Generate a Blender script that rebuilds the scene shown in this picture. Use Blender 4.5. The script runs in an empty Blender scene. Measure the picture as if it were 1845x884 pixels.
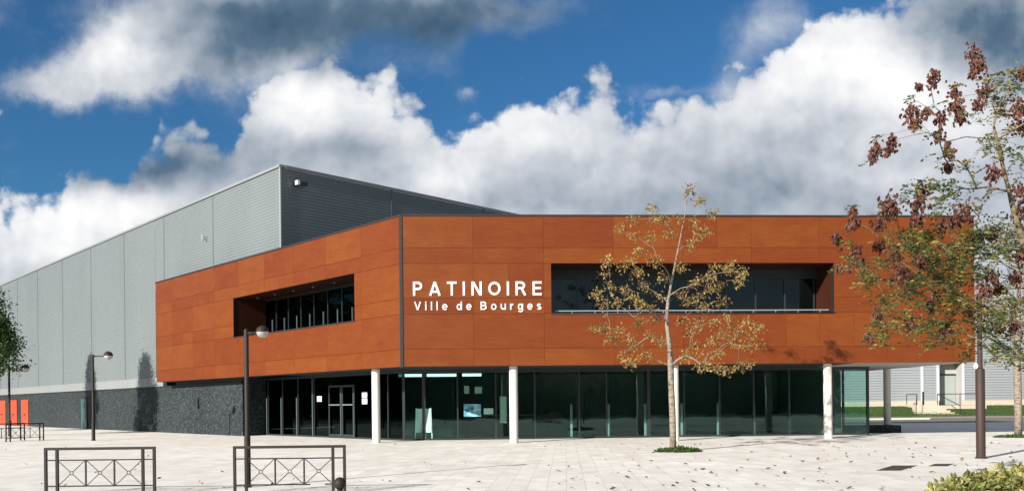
import bpy, bmesh, math, random
from mathutils import Vector, Matrix, noise as mnoise
D = bpy.data
SC = bpy.context.scene
COL = SC.collection
# ------------------------------------------------------------------ survey of the place
F, CX, CY, ROLL, EYE = 1583.0, 922.0, 725.3, 0.0106, 1.65
_c, _s = math.cos(ROLL), math.sin(ROLL)
def ray(px, py):
    u = (px - CX) / F; v = (CY - py) / F
    return (u * _c + v * _s, 1.0, -u * _s + v * _c)
def at(px, py, d):
    r = ray(px, py); return Vector((r[0] * d, d, EYE + r[2] * d))
def V2(x, y): return Vector((x, y, 0))
UP = Vector((0, 0, 1))
CORNER = V2(-4.46, 35.8)
dL = V2(-.684, .7293).normalized(); nL = V2(.7293, .684).normalized()   # left facade, inward normal
dR = V2(.9983, .058).normalized(); nR = V2(-.058, .9983).normalized()
HO = V2(-14.59, 47.85); dH = V2(-.676, .737).normalized(); nH = V2(.737, .676).normalized()
HC = HO - dH * 4.36                       # hall corner
nG = V2(.70,.714).normalized(); dG = V2(-.714,.70).normalized()   # front end of the hall
SOF, TOP = 3.17, 9.35
# ------------------------------------------------------------------ mesh helpers
class MB:
    def __init__(s): s.v = []; s.f = []; s.m = []; s.mi = 0; s.smooth = []; s.sm = False
    def add(s, vs, fs):
        b = len(s.v); s.v += [tuple(x) for x in vs]
        for f in fs: s.f.append(tuple(b + i for i in f)); s.m.append(s.mi); s.smooth.append(s.sm)
    def hexa(s, p):   # p: 8 points, bottom 0-3, top 4-7 counter-clockwise
        s.add(p, [(3, 2, 1, 0), (4, 5, 6, 7), (0, 1, 5, 4), (1, 2, 6, 5), (2, 3, 7, 6), (3, 0, 4, 7)])
    def box(s, x0, x1, y0, y1, z0, z1):
        s.hexa([(x0,y0,z0),(x1,y0,z0),(x1,y1,z0),(x0,y1,z0),(x0,y0,z1),(x1,y0,z1),(x1,y1,z1),(x0,y1,z1)])
    def fbox(s, o, d, n, s0, s1, n0, n1, z0, z1):   # box in a wall frame
        P = lambda a, b, z: o + d * a + n * b + UP * z
        s.hexa([P(s0,n0,z0),P(s1,n0,z0),P(s1,n1,z0),P(s0,n1,z0),P(s0,n0,z1),P(s1,n0,z1),P(s1,n1,z1),P(s0,n1,z1)])
    def prism(s, poly, z0, z1):
        n = len(poly)
        s.add([(p[0],p[1],z0) for p in poly] + [(p[0],p[1],z1) for p in poly],
              [tuple(range(n-1,-1,-1)), tuple(range(n,2*n))] + [(i,(i+1)%n,n+(i+1)%n,n+i) for i in range(n)])
    def tube(s, pts, rad, seg=8, cap=True):
        pts = [Vector(p) for p in pts]
        if not isinstance(rad, (list, tuple)): rad = [rad] * len(pts)
        rings = []; prev = None
        for i, p in enumerate(pts):
            t = (pts[min(i+1, len(pts)-1)] - pts[max(i-1, 0)])
            if t.length < 1e-9: t = Vector((0,0,1))
            t.normalize()
            if prev is None:
                a = Vector((1,0,0)) if abs(t.x) < .8 else Vector((0,1,0))
                u = (a - t * a.dot(t)).normalized()
            else:
                u = prev - t * prev.dot(t)
                u = u.normalized() if u.length > 1e-6 else t.orthogonal().normalized()
            prev = u; w = t.cross(u)
            rings.append([p + (u * math.cos(2*math.pi*k/seg) + w * math.sin(2*math.pi*k/seg)) * rad[i] for k in range(seg)])
        fs = []
        for i in range(len(rings)-1):
            for k in range(seg):
                a = i*seg+k; b = i*seg+(k+1)%seg
                fs.append((a, b, b+seg, a+seg))
        if cap:
            fs.append(tuple(range(seg-1,-1,-1))); e = (len(rings)-1)*seg; fs.append(tuple(e+k for k in range(seg)))
        s.add([v for r in rings for v in r], fs)
    def lathe(s, c, prof, seg=16):   # prof: (r, z) from bottom to top
        c = Vector(c); n = len(prof)
        vs = [c + Vector((r*math.cos(2*math.pi*k/seg), r*math.sin(2*math.pi*k/seg), z)) for r, z in prof for k in range(seg)]
        fs = [(i*seg+k, i*seg+(k+1)%seg, (i+1)*seg+(k+1)%seg, (i+1)*seg+k) for i in range(n-1) for k in range(seg)]
        fs += [tuple(range(seg-1,-1,-1)), tuple((n-1)*seg+k for k in range(seg))]
        s.add(vs, fs)
    def build(s, name, mats, parent=None, label=None, smooth=False, bevel=0):
        me = D.meshes.new(name); me.from_pydata(s.v, [], s.f)
        if not isinstance(mats, (list, tuple)): mats = [mats]
        for m in mats: me.materials.append(m)
        me.polygons.foreach_set('material_index', s.m)
        me.polygons.foreach_set('use_smooth', [smooth or x for x in s.smooth])
        me.update()
        o = D.objects.new(name, me); COL.objects.link(o)
        if parent: o.parent = parent; o.matrix_parent_inverse = parent_inv(parent)
        if label: o['label'] = label
        if bevel:
            md = o.modifiers.new('bevel', 'BEVEL'); md.width = bevel; md.segments = 2; md.limit_method = 'ANGLE'
        return o
def parent_inv(p):
    m = Matrix.Identity(4); q = p
    chain = []
    while q: chain.append(q); q = q.parent
    for q in reversed(chain): m = m @ (q.matrix_parent_inverse if q.parent else Matrix.Identity(4)) @ Matrix.LocRotScale(q.location, q.rotation_euler, q.scale)
    return m.inverted()
def tag(o, label=None, cat=None, group=None, kind=None):
    if label: o['label'] = label
    if cat: o['category'] = cat
    if group: o['group'] = group
    if kind: o['kind'] = kind
    return o
def empty(name, loc=(0,0,0), rz=0):
    o = D.objects.new(name, None); COL.objects.link(o); o.location = loc; o.rotation_euler = (0,0,rz); o.empty_display_size = .3
    return o
def lpart(name, mb, mats, parent, **k):     # part whose mesh is in its parent's local frame
    o = mb.build(name, mats, None, **k); o.parent = parent; return o
def copy_tree(o, parent=None):
    c = o.copy(); COL.objects.link(c); c.parent = parent
    for ch in list(o.children): copy_tree(ch, c)
    return c
# ------------------------------------------------------------------ material helpers
def newmat(name):
    m = D.materials.new(name); m.use_nodes = True; nt = m.node_tree
    for n in list(nt.nodes): nt.nodes.remove(n)
    out = nt.nodes.new('ShaderNodeOutputMaterial')
    return m, nt, out
def N(nt, t, ins=None, **props):
    n = nt.nodes.new(t)
    for k, v in props.items(): setattr(n, k, v)
    for k, v in (ins or {}).items():
        if isinstance(v, bpy.types.NodeSocket): nt.links.new(v, n.inputs[k])
        else: n.inputs[k].default_value = v
    return n
def math_(nt, op, a, b=None, c=None, clamp=False):
    ins = {0: a}
    if b is not None: ins[1] = b
    if c is not None: ins[2] = c
    n = N(nt, 'ShaderNodeMath', ins, operation=op); n.use_clamp = clamp
    return n.outputs[0]
def vmath(nt, op, a, b=None, scale=None):
    ins = {0: a}
    if b is not None: ins[1] = b
    n = N(nt, 'ShaderNodeVectorMath', ins, operation=op)
    if scale is not None: n.inputs['Scale'].default_value = scale
    return n.outputs['Value' if op in ('DOT_PRODUCT','LENGTH') else 'Vector']
def mixc(nt, fac, a, b, blend='MIX'):
    n = nt.nodes.new('ShaderNodeMix'); n.data_type = 'RGBA'; n.blend_type = blend; n.clamp_factor = True
    for i, v in ((0, fac), (6, a), (7, b)):
        if isinstance(v, bpy.types.NodeSocket): nt.links.new(v, n.inputs[i])
        else: n.inputs[i].default_value = v if i == 0 else (*v[:3], 1)
    return n.outputs[2]
def ramp(nt, fac, stops, interp='LINEAR'):
    n = N(nt, 'ShaderNodeValToRGB', {0: fac}); cr = n.color_ramp; cr.interpolation = interp
    while len(cr.elements) < len(stops): cr.elements.new(.5)
    for e, (p, c) in zip(cr.elements, stops):
        e.position = p; e.color = (*(c if isinstance(c, tuple) else (c,c,c)), 1)
    return n.outputs[0]
def noise(nt, vec, scale, detail=4, rough=.55, dim='3D', dist=0):
    return N(nt, 'ShaderNodeTexNoise', {'Vector': vec, 'Scale': scale, 'Detail': detail, 'Roughness': rough, 'Distortion': dist}, noise_dimensions=dim).outputs[0]
def coords(nt): return N(nt, 'ShaderNodeTexCoord').outputs['Object']
def pos(nt): return N(nt, 'ShaderNodeNewGeometry').outputs['Position']
def scalev(nt, v, s): return N(nt, 'ShaderNodeMapping', {'Vector': v, 'Scale': s}).outputs[0]
def simple(name, col, rough=.6, metal=0, var=.15, scale=3., bump=0, spec=.5):
    m, nt, out = newmat(name)
    b = N(nt, 'ShaderNodeBsdfPrincipled', {'Roughness': rough, 'Metallic': metal, 'Specular IOR Level': spec})
    p = pos(nt); n1 = noise(nt, p, scale, 6, .6); n2 = noise(nt, p, scale*9, 3)
    k = math_(nt, 'MULTIPLY_ADD', math_(nt, 'ADD', n1, n2), var, 1 - var)
    c = N(nt, 'ShaderNodeVectorMath', {0: col[:3]}, operation='SCALE'); nt.links.new(k, c.inputs['Scale'])
    nt.links.new(c.outputs[0], b.inputs['Base Color'])
    if bump:
        bp = N(nt, 'ShaderNodeBump', {'Strength': bump, 'Distance': .02, 'Height': n2}); nt.links.new(bp.outputs[0], b.inputs['Normal'])
    nt.links.new(b.outputs[0], out.inputs[0])
    return m
M = {}
M['dark_metal'] = simple('dark_painted_metal', (.020,.0165,.014), .6, 0, .2, 8, spec=.22)
M['brown_metal'] = simple('brown_painted_metal', (.040,.024,.020), .6, 0, .2, 6, spec=.25)
M['frame'] = simple('dark_window_frame', (.018,.024,.024), .4)
M['fin'] = simple('pale_glazing_fin', (.11,.15,.15), .4)
M['fin_in'] = simple('pale_interior_fin', (.19,.25,.245), .4)
M['column'] = simple('painted_concrete', (.62,.58,.52), .7, 0, .14, 2.5, .15)
M['dark_soffit'] = simple('dark_soffit_panel', (.022,.026,.026), .7, spec=.2)
M['soffit'] = simple('soffit_render', (.34,.33,.31), .8)
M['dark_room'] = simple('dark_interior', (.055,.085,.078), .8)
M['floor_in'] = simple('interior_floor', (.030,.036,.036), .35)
M['cap'] = simple('dark_parapet_cap', (.022,.022,.025), .55, spec=.3)
M['galv'] = simple('brushed_steel', (.62,.64,.66), .35, .7, .1)
M['white'] = simple('white_paint', (.80,.80,.79), .45, 0, .04)
M['letter'] = simple('white_letter_enamel', (.52,.51,.50), .5, 0, .08, 4)
M['orange_door'] = simple('orange_door_paint', (.42,.050,.012), .45, 0, .08)
M['teal_door'] = simple('dark_teal_paint', (.035,.075,.08), .4)
M['concrete'] = simple('pale_concrete', (.42,.365,.28), .85, 0, .2, 2.5, .3)
M['kerb'] = simple('kerb_stone', (.50,.49,.45), .85, 0, .2, 2, .2)
M['asphalt'] = simple('asphalt', (.17,.155,.135), .95, 0, .3, 1.5, .3, spec=.1)
M['pipe'] = simple('pale_grey_pipe', (.42,.44,.46), .5)
M['grey_door'] = simple('pale_grey_door', (.26,.29,.28), .5)
M['brownish'] = simple('dark_brown_plate', (.06,.045,.035), .7, .3, .4, 6, .3)
M['bark_pale'] = None
# pole with paler bark bands
def bark(name, a, b, sc):
    m, nt, out = newmat(name)
    bs = N(nt, 'ShaderNodeBsdfPrincipled', {'Roughness': .85, 'Specular IOR Level': .2})
    p = pos(nt); n1 = noise(nt, scalev(nt, p, (sc, sc, sc*2.2)), 1, 6, .65)
    c = ramp(nt, n1, [(.36, b), (.52, a), (.75, tuple(min(1, x*1.15) for x in a))])
    nt.links.new(c, bs.inputs['Base Color'])
    bp = N(nt, 'ShaderNodeBump', {'Strength': .5, 'Distance': .02, 'Height': n1}); nt.links.new(bp.outputs[0], bs.inputs['Normal'])
    nt.links.new(bs.outputs[0], out.inputs[0]); return m
M['bark_pale'] = bark('pale_bark', (.215,.18,.145), (.075,.06,.048), 6)
M['bark'] = bark('olive_bark', (.15,.125,.075), (.06,.048,.03), 7)
M['bark_dark'] = bark('dark_bark', (.09,.07,.05), (.04,.03,.02), 6)
def leafmat(name, stops, trans=.35, rough=.55):
    m, nt, out = newmat(name)
    r = N(nt, 'ShaderNodeNewGeometry').outputs['Random Per Island']
    p = pos(nt); big = noise(nt, p, .9, 2)
    f = math_(nt, 'ADD', math_(nt, 'MULTIPLY', r, .7), math_(nt, 'MULTIPLY_ADD', big, .9, -.3), clamp=True)
    c = ramp(nt, f, stops)
    b = N(nt, 'ShaderNodeBsdfPrincipled', {'Base Color': c, 'Roughness': rough, 'Specular IOR Level': .3})
    t = N(nt, 'ShaderNodeBsdfTranslucent', {'Color': c})
    mx = N(nt, 'ShaderNodeMixShader', {0: trans, 1: b.outputs[0], 2: t.outputs[0]})
    nt.links.new(mx.outputs[0], out.inputs[0]); return m
M['leaf_tan'] = leafmat('dry_tan_leaf', [(0,(.10,.06,.024)),(.4,(.24,.15,.05)),(.75,(.38,.275,.095)),(1,(.22,.20,.06))])
M['leaf_mixed'] = leafmat('turning_leaf', [(0,(.025,.05,.014)),(.35,(.055,.09,.024)),(.65,(.11,.12,.03)),(.87,(.30,.20,.045)),(1,(.15,.07,.025))])
M['pod'] = leafmat('brown_seed_pod', [(0,(.036,.013,.009)),(.5,(.088,.032,.020)),(1,(.165,.066,.040))], .1, .7)
M['leaf_green'] = leafmat('green_leaf', [(0,(.018,.045,.012)),(.5,(.04,.085,.02)),(1,(.09,.13,.03))])
M['leaf_dark'] = leafmat('dark_leaf', [(0,(.025,.045,.018)),(.5,(.05,.08,.028)),(1,(.09,.11,.035))])
M['leaf_shrub'] = leafmat('variegated_leaf', [(0,(.05,.075,.022)),(.35,(.15,.16,.045)),(.7,(.36,.33,.11)),(1,(.55,.50,.25))])
M['leaf_fallen'] = leafmat('fallen_leaf', [(0,(.05,.03,.018)),(.6,(.14,.085,.045)),(1,(.28,.19,.09))], .1)
M['grass'] = leafmat('grass_blade', [(0,(.03,.06,.012)),(.5,(.055,.105,.022)),(1,(.10,.14,.035))], .25)

def mat_cladding(name, ca, cb, cc):
    m, nt, out = newmat(name)
    b = N(nt, 'ShaderNodeBsdfPrincipled', {'Roughness': .42, 'Specular IOR Level': .22})
    g = N(nt, 'ShaderNodeNewGeometry'); r = g.outputs['Random Per Island']; p = g.outputs['Position']
    off = vmath(nt, 'SCALE', N(nt, 'ShaderNodeCombineXYZ', {0: r, 1: r, 2: r}).outputs[0], scale=37.)
    pv = vmath(nt, 'ADD', p, off)
    grain = noise(nt, scalev(nt, pv, (2.2, 2.2, 38)), 1, 5, .6, dist=.6)
    cloud = noise(nt, scalev(nt, pv, (.8, .8, 2.0)), 1, 4, .6)
    streak = noise(nt, scalev(nt, p, (5, 5, .5)), 1, 3, .6)
    f = math_(nt, 'ADD', math_(nt, 'MULTIPLY', r, .40), math_(nt, 'MULTIPLY_ADD', cloud, .9, -.15), clamp=True)
    c = ramp(nt, f, [(0, ca), (.5, cb), (1, cc)])
    c = mixc(nt, math_(nt, 'MULTIPLY', ramp(nt, grain, [(.35, 1.), (.6, 0.)]), .34), c, tuple(x*.62 for x in ca))
    c = mixc(nt, math_(nt, 'MULTIPLY', ramp(nt, streak, [(.55, 0.), (.8, 1.)]), .16), c, tuple(x*.6 for x in cb))
    nt.links.new(c, b.inputs['Base Color'])
    nt.links.new(math_(nt, 'MULTIPLY_ADD', grain, .2, .34), b.inputs['Roughness'])
    bp = N(nt, 'ShaderNodeBump', {'Strength': .08, 'Distance': .01, 'Height': grain}); nt.links.new(bp.outputs[0], b.inputs['Normal'])
    nt.links.new(b.outputs[0], out.inputs[0]); return m
M['reveal'] = mat_cladding('shaded_timber_laminate', (.034,.010,.005), (.045,.013,.006), (.055,.017,.007))  # cladding colour darkened throughout to imitate shade inside the window recesses
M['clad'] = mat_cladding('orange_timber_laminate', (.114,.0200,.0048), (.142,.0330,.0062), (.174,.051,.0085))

def mat_metalwall(name, col):
    m, nt, out = newmat(name)
    b = N(nt, 'ShaderNodeBsdfPrincipled', {'Roughness': .5, 'Metallic': .15, 'Specular IOR Level': .4})
    p = pos(nt)
    n1 = noise(nt, scalev(nt, p, (.35, .35, .12)), 1, 5, .6); n2 = noise(nt, scalev(nt, p, (6, 6, .4)), 1, 3)
    k = math_(nt, 'ADD', math_(nt, 'MULTIPLY_ADD', n1, .22, .84), math_(nt, 'MULTIPLY', n2, .1))
    c = N(nt, 'ShaderNodeVectorMath', {0: col}, operation='SCALE'); nt.links.new(k, c.inputs['Scale'])
    nt.links.new(c.outputs[0], b.inputs['Base Color']); nt.links.new(b.outputs[0], out.inputs[0]); return m
M['metalwall'] = mat_metalwall('grey_ribbed_metal', (.155,.178,.182))
M['metalwall2'] = mat_metalwall('pale_ribbed_metal', (.27,.29,.305))
M['joint'] = mat_metalwall('shadow_gap_metal', (.12,.135,.138))
M['trimgrey'] = mat_metalwall('grey_metal_trim', (.22,.235,.235))

def mat_stone():
    m, nt, out = newmat('dark_figured_stone')
    b = N(nt, 'ShaderNodeBsdfPrincipled', {'Roughness': .7, 'Specular IOR Level': .15})
    p = pos(nt)
    n0 = noise(nt, p, 5.6, 3, .6, dist=1.8); n1 = noise(nt, p, 10., 4, .7)
    fleck = math_(nt, 'MULTIPLY', ramp(nt, n0, [(.47, 0.), (.53, 1.), (.57, 1.), (.63, 0.)]), ramp(nt, n1, [(.44, 0.), (.58, 1.)]))
    big = noise(nt, p, .25, 3)
    c0 = ramp(nt, big, [(.3, (.010,.0145,.017)), (.7, (.017,.023,.026))])
    c = mixc(nt, fleck, c0, (.078,.092,.096))
    nt.links.new(c, b.inputs['Base Color'])
    bp = N(nt, 'ShaderNodeBump', {'Strength': .35, 'Distance': .03, 'Height': fleck}); nt.links.new(bp.outputs[0], b.inputs['Normal'])
    nt.links.new(b.outputs[0], out.inputs[0]); return m
M['stone'] = mat_stone()

def mat_paving():
    m, nt, out = newmat('pale_limestone_paving')
    b = N(nt, 'ShaderNodeBsdfPrincipled', {'Roughness': .75, 'Specular IOR Level': .3})
    p = pos(nt)
    mp = N(nt, 'ShaderNodeMapping', {'Vector': p, 'Rotation': (0, 0, math.radians(-86.5))}).outputs[0]
    br = N(nt, 'ShaderNodeTexBrick', {'Vector': mp, 'Color1': (0,0,0,1), 'Color2': (1,1,1,1), 'Mortar': (.5,.5,.5,1), 'Scale': 1.0,
           'Mortar Size': .008, 'Mortar Smooth': .3, 'Bias': 0., 'Brick Width': .72, 'Row Height': .38}, offset=.43)
    tone = br.outputs['Color']; mort = br.outputs['Fac']
    big = noise(nt, p, .16, 5, .62); med = noise(nt, p, 1.3, 5, .65); fine = noise(nt, p, 22, 4, .7)
    base = mixc(nt, math_(nt, 'MULTIPLY', tone, 1.), (.64,.615,.565), (.76,.745,.71))
    base = mixc(nt, ramp(nt, big, [(.35, .0), (.7, .75)]), base, (.57,.54,.485))
    base = mixc(nt, math_(nt, 'MULTIPLY', ramp(nt, med, [(.48, 0.), (.70, 1.)]), .52), base, (.43,.385,.325))
    base = mixc(nt, math_(nt, 'MULTIPLY', ramp(nt, fine, [(.55, 0.), (.8, 1.)]), .35), base, (.40,.36,.31))
    base = mixc(nt, math_(nt, 'MULTIPLY', mort, .34), base, (.25,.22,.185))
    nt.links.new(base, b.inputs['Base Color'])
    hh = math_(nt, 'SUBTRACT', math_(nt, 'MULTIPLY', fine, .4), mort)
    bp = N(nt, 'ShaderNodeBump', {'Strength': .35, 'Distance': .012, 'Height': hh}); nt.links.new(bp.outputs[0], b.inputs['Normal'])
    nt.links.new(b.outputs[0], out.inputs[0]); return m
M['paving'] = mat_paving()
def mat_earth():
    m, nt, out = newmat('grassy_ground')
    b = N(nt, 'ShaderNodeBsdfPrincipled', {'Roughness': .9, 'Specular IOR Level': .1})
    p = pos(nt); n = noise(nt, p, .6, 6, .7); f = noise(nt, p, 14, 4, .7)
    c = ramp(nt, math_(nt, 'MULTIPLY_ADD', f, .5, math_(nt, 'MULTIPLY', n, .5)), [(.35, (.028,.050,.012)), (.6, (.055,.095,.022)), (.8, (.10,.11,.04))])
    nt.links.new(c, b.inputs['Base Color']); nt.links.new(b.outputs[0], out.inputs[0]); return m
M['earth'] = mat_earth()
def mat_glass(name, tint, refl, boost=1.0):
    m, nt, out = newmat(name)
    t = N(nt, 'ShaderNodeBsdfTransparent', {'Color': (*tint, 1)})
    g = N(nt, 'ShaderNodeBsdfGlossy', {'Color': (*refl, 1), 'Roughness': .008})
    n = noise(nt, pos(nt), .8, 2)
    bp = N(nt, 'ShaderNodeBump', {'Strength': .09, 'Distance': .03, 'Height': n}); nt.links.new(bp.outputs[0], g.inputs['Normal'])
    gm = N(nt, 'ShaderNodeNewGeometry')
    c_ = math_(nt, 'ABSOLUTE', vmath(nt, 'DOT_PRODUCT', gm.outputs['Incoming'], gm.outputs['Normal']))
    fr = math_(nt, 'MULTIPLY_ADD', math_(nt, 'POWER', math_(nt, 'SUBTRACT', 1., c_, clamp=True), 5.), .96, .04)
    fac = math_(nt, 'MULTIPLY', fr, boost, clamp=True)
    mx = N(nt, 'ShaderNodeMixShader', {0: fac, 1: t.outputs[0], 2: g.outputs[0]})
    nt.links.new(mx.outputs[0], out.inputs[0]); return m
M['glass'] = mat_glass('tinted_glass', (.85,.96,.93), (.68,.97,.93), .90)
M['glass_coat'] = mat_glass('low_reflection_glass', (.22,.31,.30), (.70,.97,.94), .42)
M['glass_up'] = mat_glass('dark_tinted_glass', (.16,.20,.20), (.62,.92,.98), .95)
M['globe'] = None
def mat_globe():
    m, nt, out = newmat('clear_lamp_globe')
    b = N(nt, 'ShaderNodeBsdfPrincipled', {'Base Color': (.62,.60,.56,1), 'Roughness': .12, 'Transmission Weight': .55, 'IOR': 1.2})
    nt.links.new(b.outputs[0], out.inputs[0]); return m
M['globe'] = mat_globe()
def mat_emit(name, col, s):
    m, nt, out = newmat(name); e = N(nt, 'ShaderNodeEmission', {'Color': (*col, 1), 'Strength': s}); nt.links.new(e.outputs[0], out.inputs[0]); return m
M['tube_light'] = mat_emit('fluorescent_tube', (.62,.85,.78), .9)
def mat_poster(name, a, b_, c_):
    m, nt, out = newmat(name)
    b = N(nt, 'ShaderNodeBsdfPrincipled', {'Roughness': .4})
    n = noise(nt, pos(nt), 3.2, 3, .6)
    nt.links.new(ramp(nt, n, [(.38, a), (.5, b_), (.62, c_)]), b.inputs['Base Color']); nt.links.new(b.outputs[0], out.inputs[0]); return m
M['poster_blue'] = mat_poster('blue_poster', (.05,.16,.35), (.25,.45,.65), (.80,.82,.80))
M['paper'] = simple('white_paper', (.80,.80,.78), .6, 0, .05, 8)
M['poster_dim'] = simple('pale_green_paper', (.34,.42,.38), .6, 0, .2, 4)

# ------------------------------------------------------------------ setting: ground, plaza, road
mb = MB(); mb.add([(-900,-900,-.02),(900,-900,-.02),(900,900,-.02),(-900,900,-.02)], [(0,1,2,3)])
tag(mb.build('ground', M['earth']), kind='structure')
mb = MB(); pz = [(-120,-22),(70,-22),(70,58),(27,60),(15.6,60),(-20,120),(-120,120)]
mb.add([(x,y,0) for x,y in pz], [tuple(range(len(pz)))])
tag(mb.build('plaza_paving', M['paving']), kind='structure')
mb = MB(); mb.add([(-8,59,-.004),(160,58,-.004),(160,74.3,-.004),(-8,74.3,-.004)], [(0,1,2,3)])
tag(mb.build('road', M['asphalt']), kind='structure')
mb = MB(); mb.box(-8,160,74.3,74.55,-.02,.12)
tag(mb.build('road_kerb', M['asphalt']), kind='structure')
mb = MB(); mb.box(28.6,33.4,70.2,70.9,-.004,.10)
tag(mb.build('kerb', M['kerb']), kind='structure')
# grassy bank in front of the far building
mb = MB(); NX, NY = 80, 8
for j in range(NY+1):
    for i in range(NX+1):
        x = -8 + 168*i/NX; t = j/NY; y = 74.55 + 9.6*t
        z = .08 + .86*(t*t*(3-2*t)) + .05*mnoise.noise((x*.4, y*.5, 0)) * min(1, t*4)
        mb.v.append((x,y,z))
for j in range(NY):
    for i in range(NX):
        a = j*(NX+1)+i; mb.f.append((a,a+1,a+NX+2,a+NX+1)); mb.m.append(0); mb.smooth.append(True)
tag(mb.build('grass_bank', M['earth']), kind='structure')
rnd = random.Random(5); mb = MB()
def bank_z(y):
    t = max(0,min(1,(y-74.55)/9.6)); return .08+.86*(t*t*(3-2*t))
for i in range(9000):
    x = rnd.uniform(28, 62); y = rnd.uniform(74.6, 84)
    if 38.4 < x < 44.2 and y > 76.4: continue
    z = bank_z(y) - .02; h = rnd.uniform(.05,.15); a = rnd.uniform(0,6.28); w = .03
    dx, dy = math.cos(a)*w, math.sin(a)*w
    mb.add([(x-dx,y-dy,z),(x+dx,y+dy,z),(x+rnd.uniform(-.05,.05),y+rnd.uniform(-.05,.05),z+h)], [(0,1,2)])
tag(mb.build('bank_grass', M['grass']), 'short green grass on the bank below the far grey building', 'grass', kind='stuff')
# ------------------------------------------------------------------ THE ICE RINK
rink = empty('ice_rink', (CORNER.x, CORNER.y, 0))
tag(rink, 'long ice rink, orange panelled block on white columns joined to a grey metal hall', 'building')
def part(name, mb, mat, parent=None, **k): return mb.build(name, mat, parent or rink, **k)
rnd = random.Random(11)
ZR = [3.17, 3.88, 5.31, 5.95, 7.37, 8.01, 9.30]
WZ0, WZ1 = 5.31, 7.37
def facade(o, d, n, length, w0, w1, joints, seed):
    rr = random.Random(seed); mb = MB(); g = .006
    for zi in range(len(ZR)-1):
        z0, z1 = ZR[zi]+g, ZR[zi+1]-g
        js = list(joints)
        # some rows have an extra half joint as on the real front
        ex = [(a+b)/2 for a, b in zip(js, js[1:]) if b-a > 2.3 and rr.random() < .22]
        js = sorted(js + ex)
        for a, b in zip(js, js[1:]):
            segs = [(a, b)]
            if z0 > WZ0-.1 and z1 < WZ1+.1:
                segs = []
                if a < w0: segs.append((a, min(b, w0+g)))
                if b > w1: segs.append((max(a, w1-g), b))
            for p, q in segs:
                if q - p < .05: continue
                mb.fbox(o, d, n, p+g*.7, q-g*.7, 0, .014, z0, z1)
    return mb
jl = [.06] + [2.9*k for k in range(1,9)] + [25.7]
jr = [.06] + [.03+2.9*k for k in range(1,8)] + [23.2, 24.14]
WL0, WL1 = 3.45, 15.12
WR0, WR1 = 6.13, 18.05
part('cladding', facade(CORNER, dL, nL, 25.7, WL0, WL1, jl, 3), M['clad'])
part('cladding', facade(CORNER, dR, nR, 24.14, WR0, WR1, jr, 4), M['clad'])
# side end of the block
E1 = CORNER + dR*24.14
mb = MB()
for zi in range(6):
    for k in range(3): mb.fbox(E1, nR, -dR, .02+3.39*k, .02+3.39*(k+1)-.012, 0, .014, ZR[zi]+.006, ZR[zi+1]-.006)
part('cladding', mb, M['clad'])
# backing walls with the window openings
mb = MB()
for o, d, n, L, w0, w1 in ((CORNER, dL, nL, 25.7, WL0, WL1), (CORNER, dR, nR, 24.14, WR0, WR1)):
    a = .12 if d is dR else .16
    mb.fbox(o,d,n, a, w0, .03,.3, SOF+.01, 9.28); mb.fbox(o,d,n, w1, L-.03, .03,.3, SOF+.01, 9.28)
    mb.fbox(o,d,n, w0, w1, .031,.299, SOF+.01, WZ0-.02); mb.fbox(o,d,n, w0, w1, .031,.299, WZ1+.02, 9.28)
mb.fbox(E1, nR, -dR, .3, 10.2, .03, .25, SOF+.17, 9.01); mb.fbox(E1 + nR*10.2, -dR, -nR, .25, 9., .03, .25, SOF+.17, 9.01)
part('backing_wall', mb, M['frame'])
# corner profile, parapet caps
mb = MB(); mb.fbox(CORNER, dR, nR, -.075, .055, -.03, .12, SOF-.02, 9.36)
part('corner_profile', mb, M['cap'])
mb = MB(); mb.fbox(CORNER, dR, nR, .0, 24.2, -.03, .34, 9.305, 9.37); mb.fbox(CORNER, dL, nL, .08, 25.75, -.03, .34, 9.305, 9.372)
mb.fbox(E1, nR, -dR, .35, 10.25, -.03, .34, 9.305, 9.368)
part('parapet_cap', mb, M['cap'])
# slab polygons
def isect(p, d, q, e):
    den = d.x*e.y - d.y*e.x; t = ((q.x-p.x)*e.y - (q.y-p.y)*e.x)/den; return p + d*t
E2 = E1 + nR*10.2
Q = isect(E2, -dR, HC, nG)
L1 = CORNER + dL*25.68
L2 = isect(L1, nL, HO, dH) - nL*.02
polyo = [CORNER + nR*.06 + dL*.02, E1 + nR*.06 - dR*.03, E2 - dR*.03, Q, HC - nH*.0 - dH*.0 + V2(.0,.0), L2, L1 + nL*.05 - dL*.03]
S1 = CORNER + dR*18.9 + nR*.06; S2 = isect(S1, nR, E2, dR)
mb = MB(); mb.prism([polyo[0], S1, S2] + polyo[3:], SOF, SOF+.16); part('soffit', mb, M['dark_soffit'])
mb = MB(); mb.prism([S1+dR*.004, polyo[1], polyo[2], S2+dR*.004], SOF, SOF+.16); part('soffit', mb, M['soffit'], label='pale underside over the open bay at the right end')
polyr = [p + V2(0,.25) for p in polyo]
mb = MB(); mb.prism(polyo, 9.02, 9.16); part('roof', mb, M['cap'])
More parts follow.
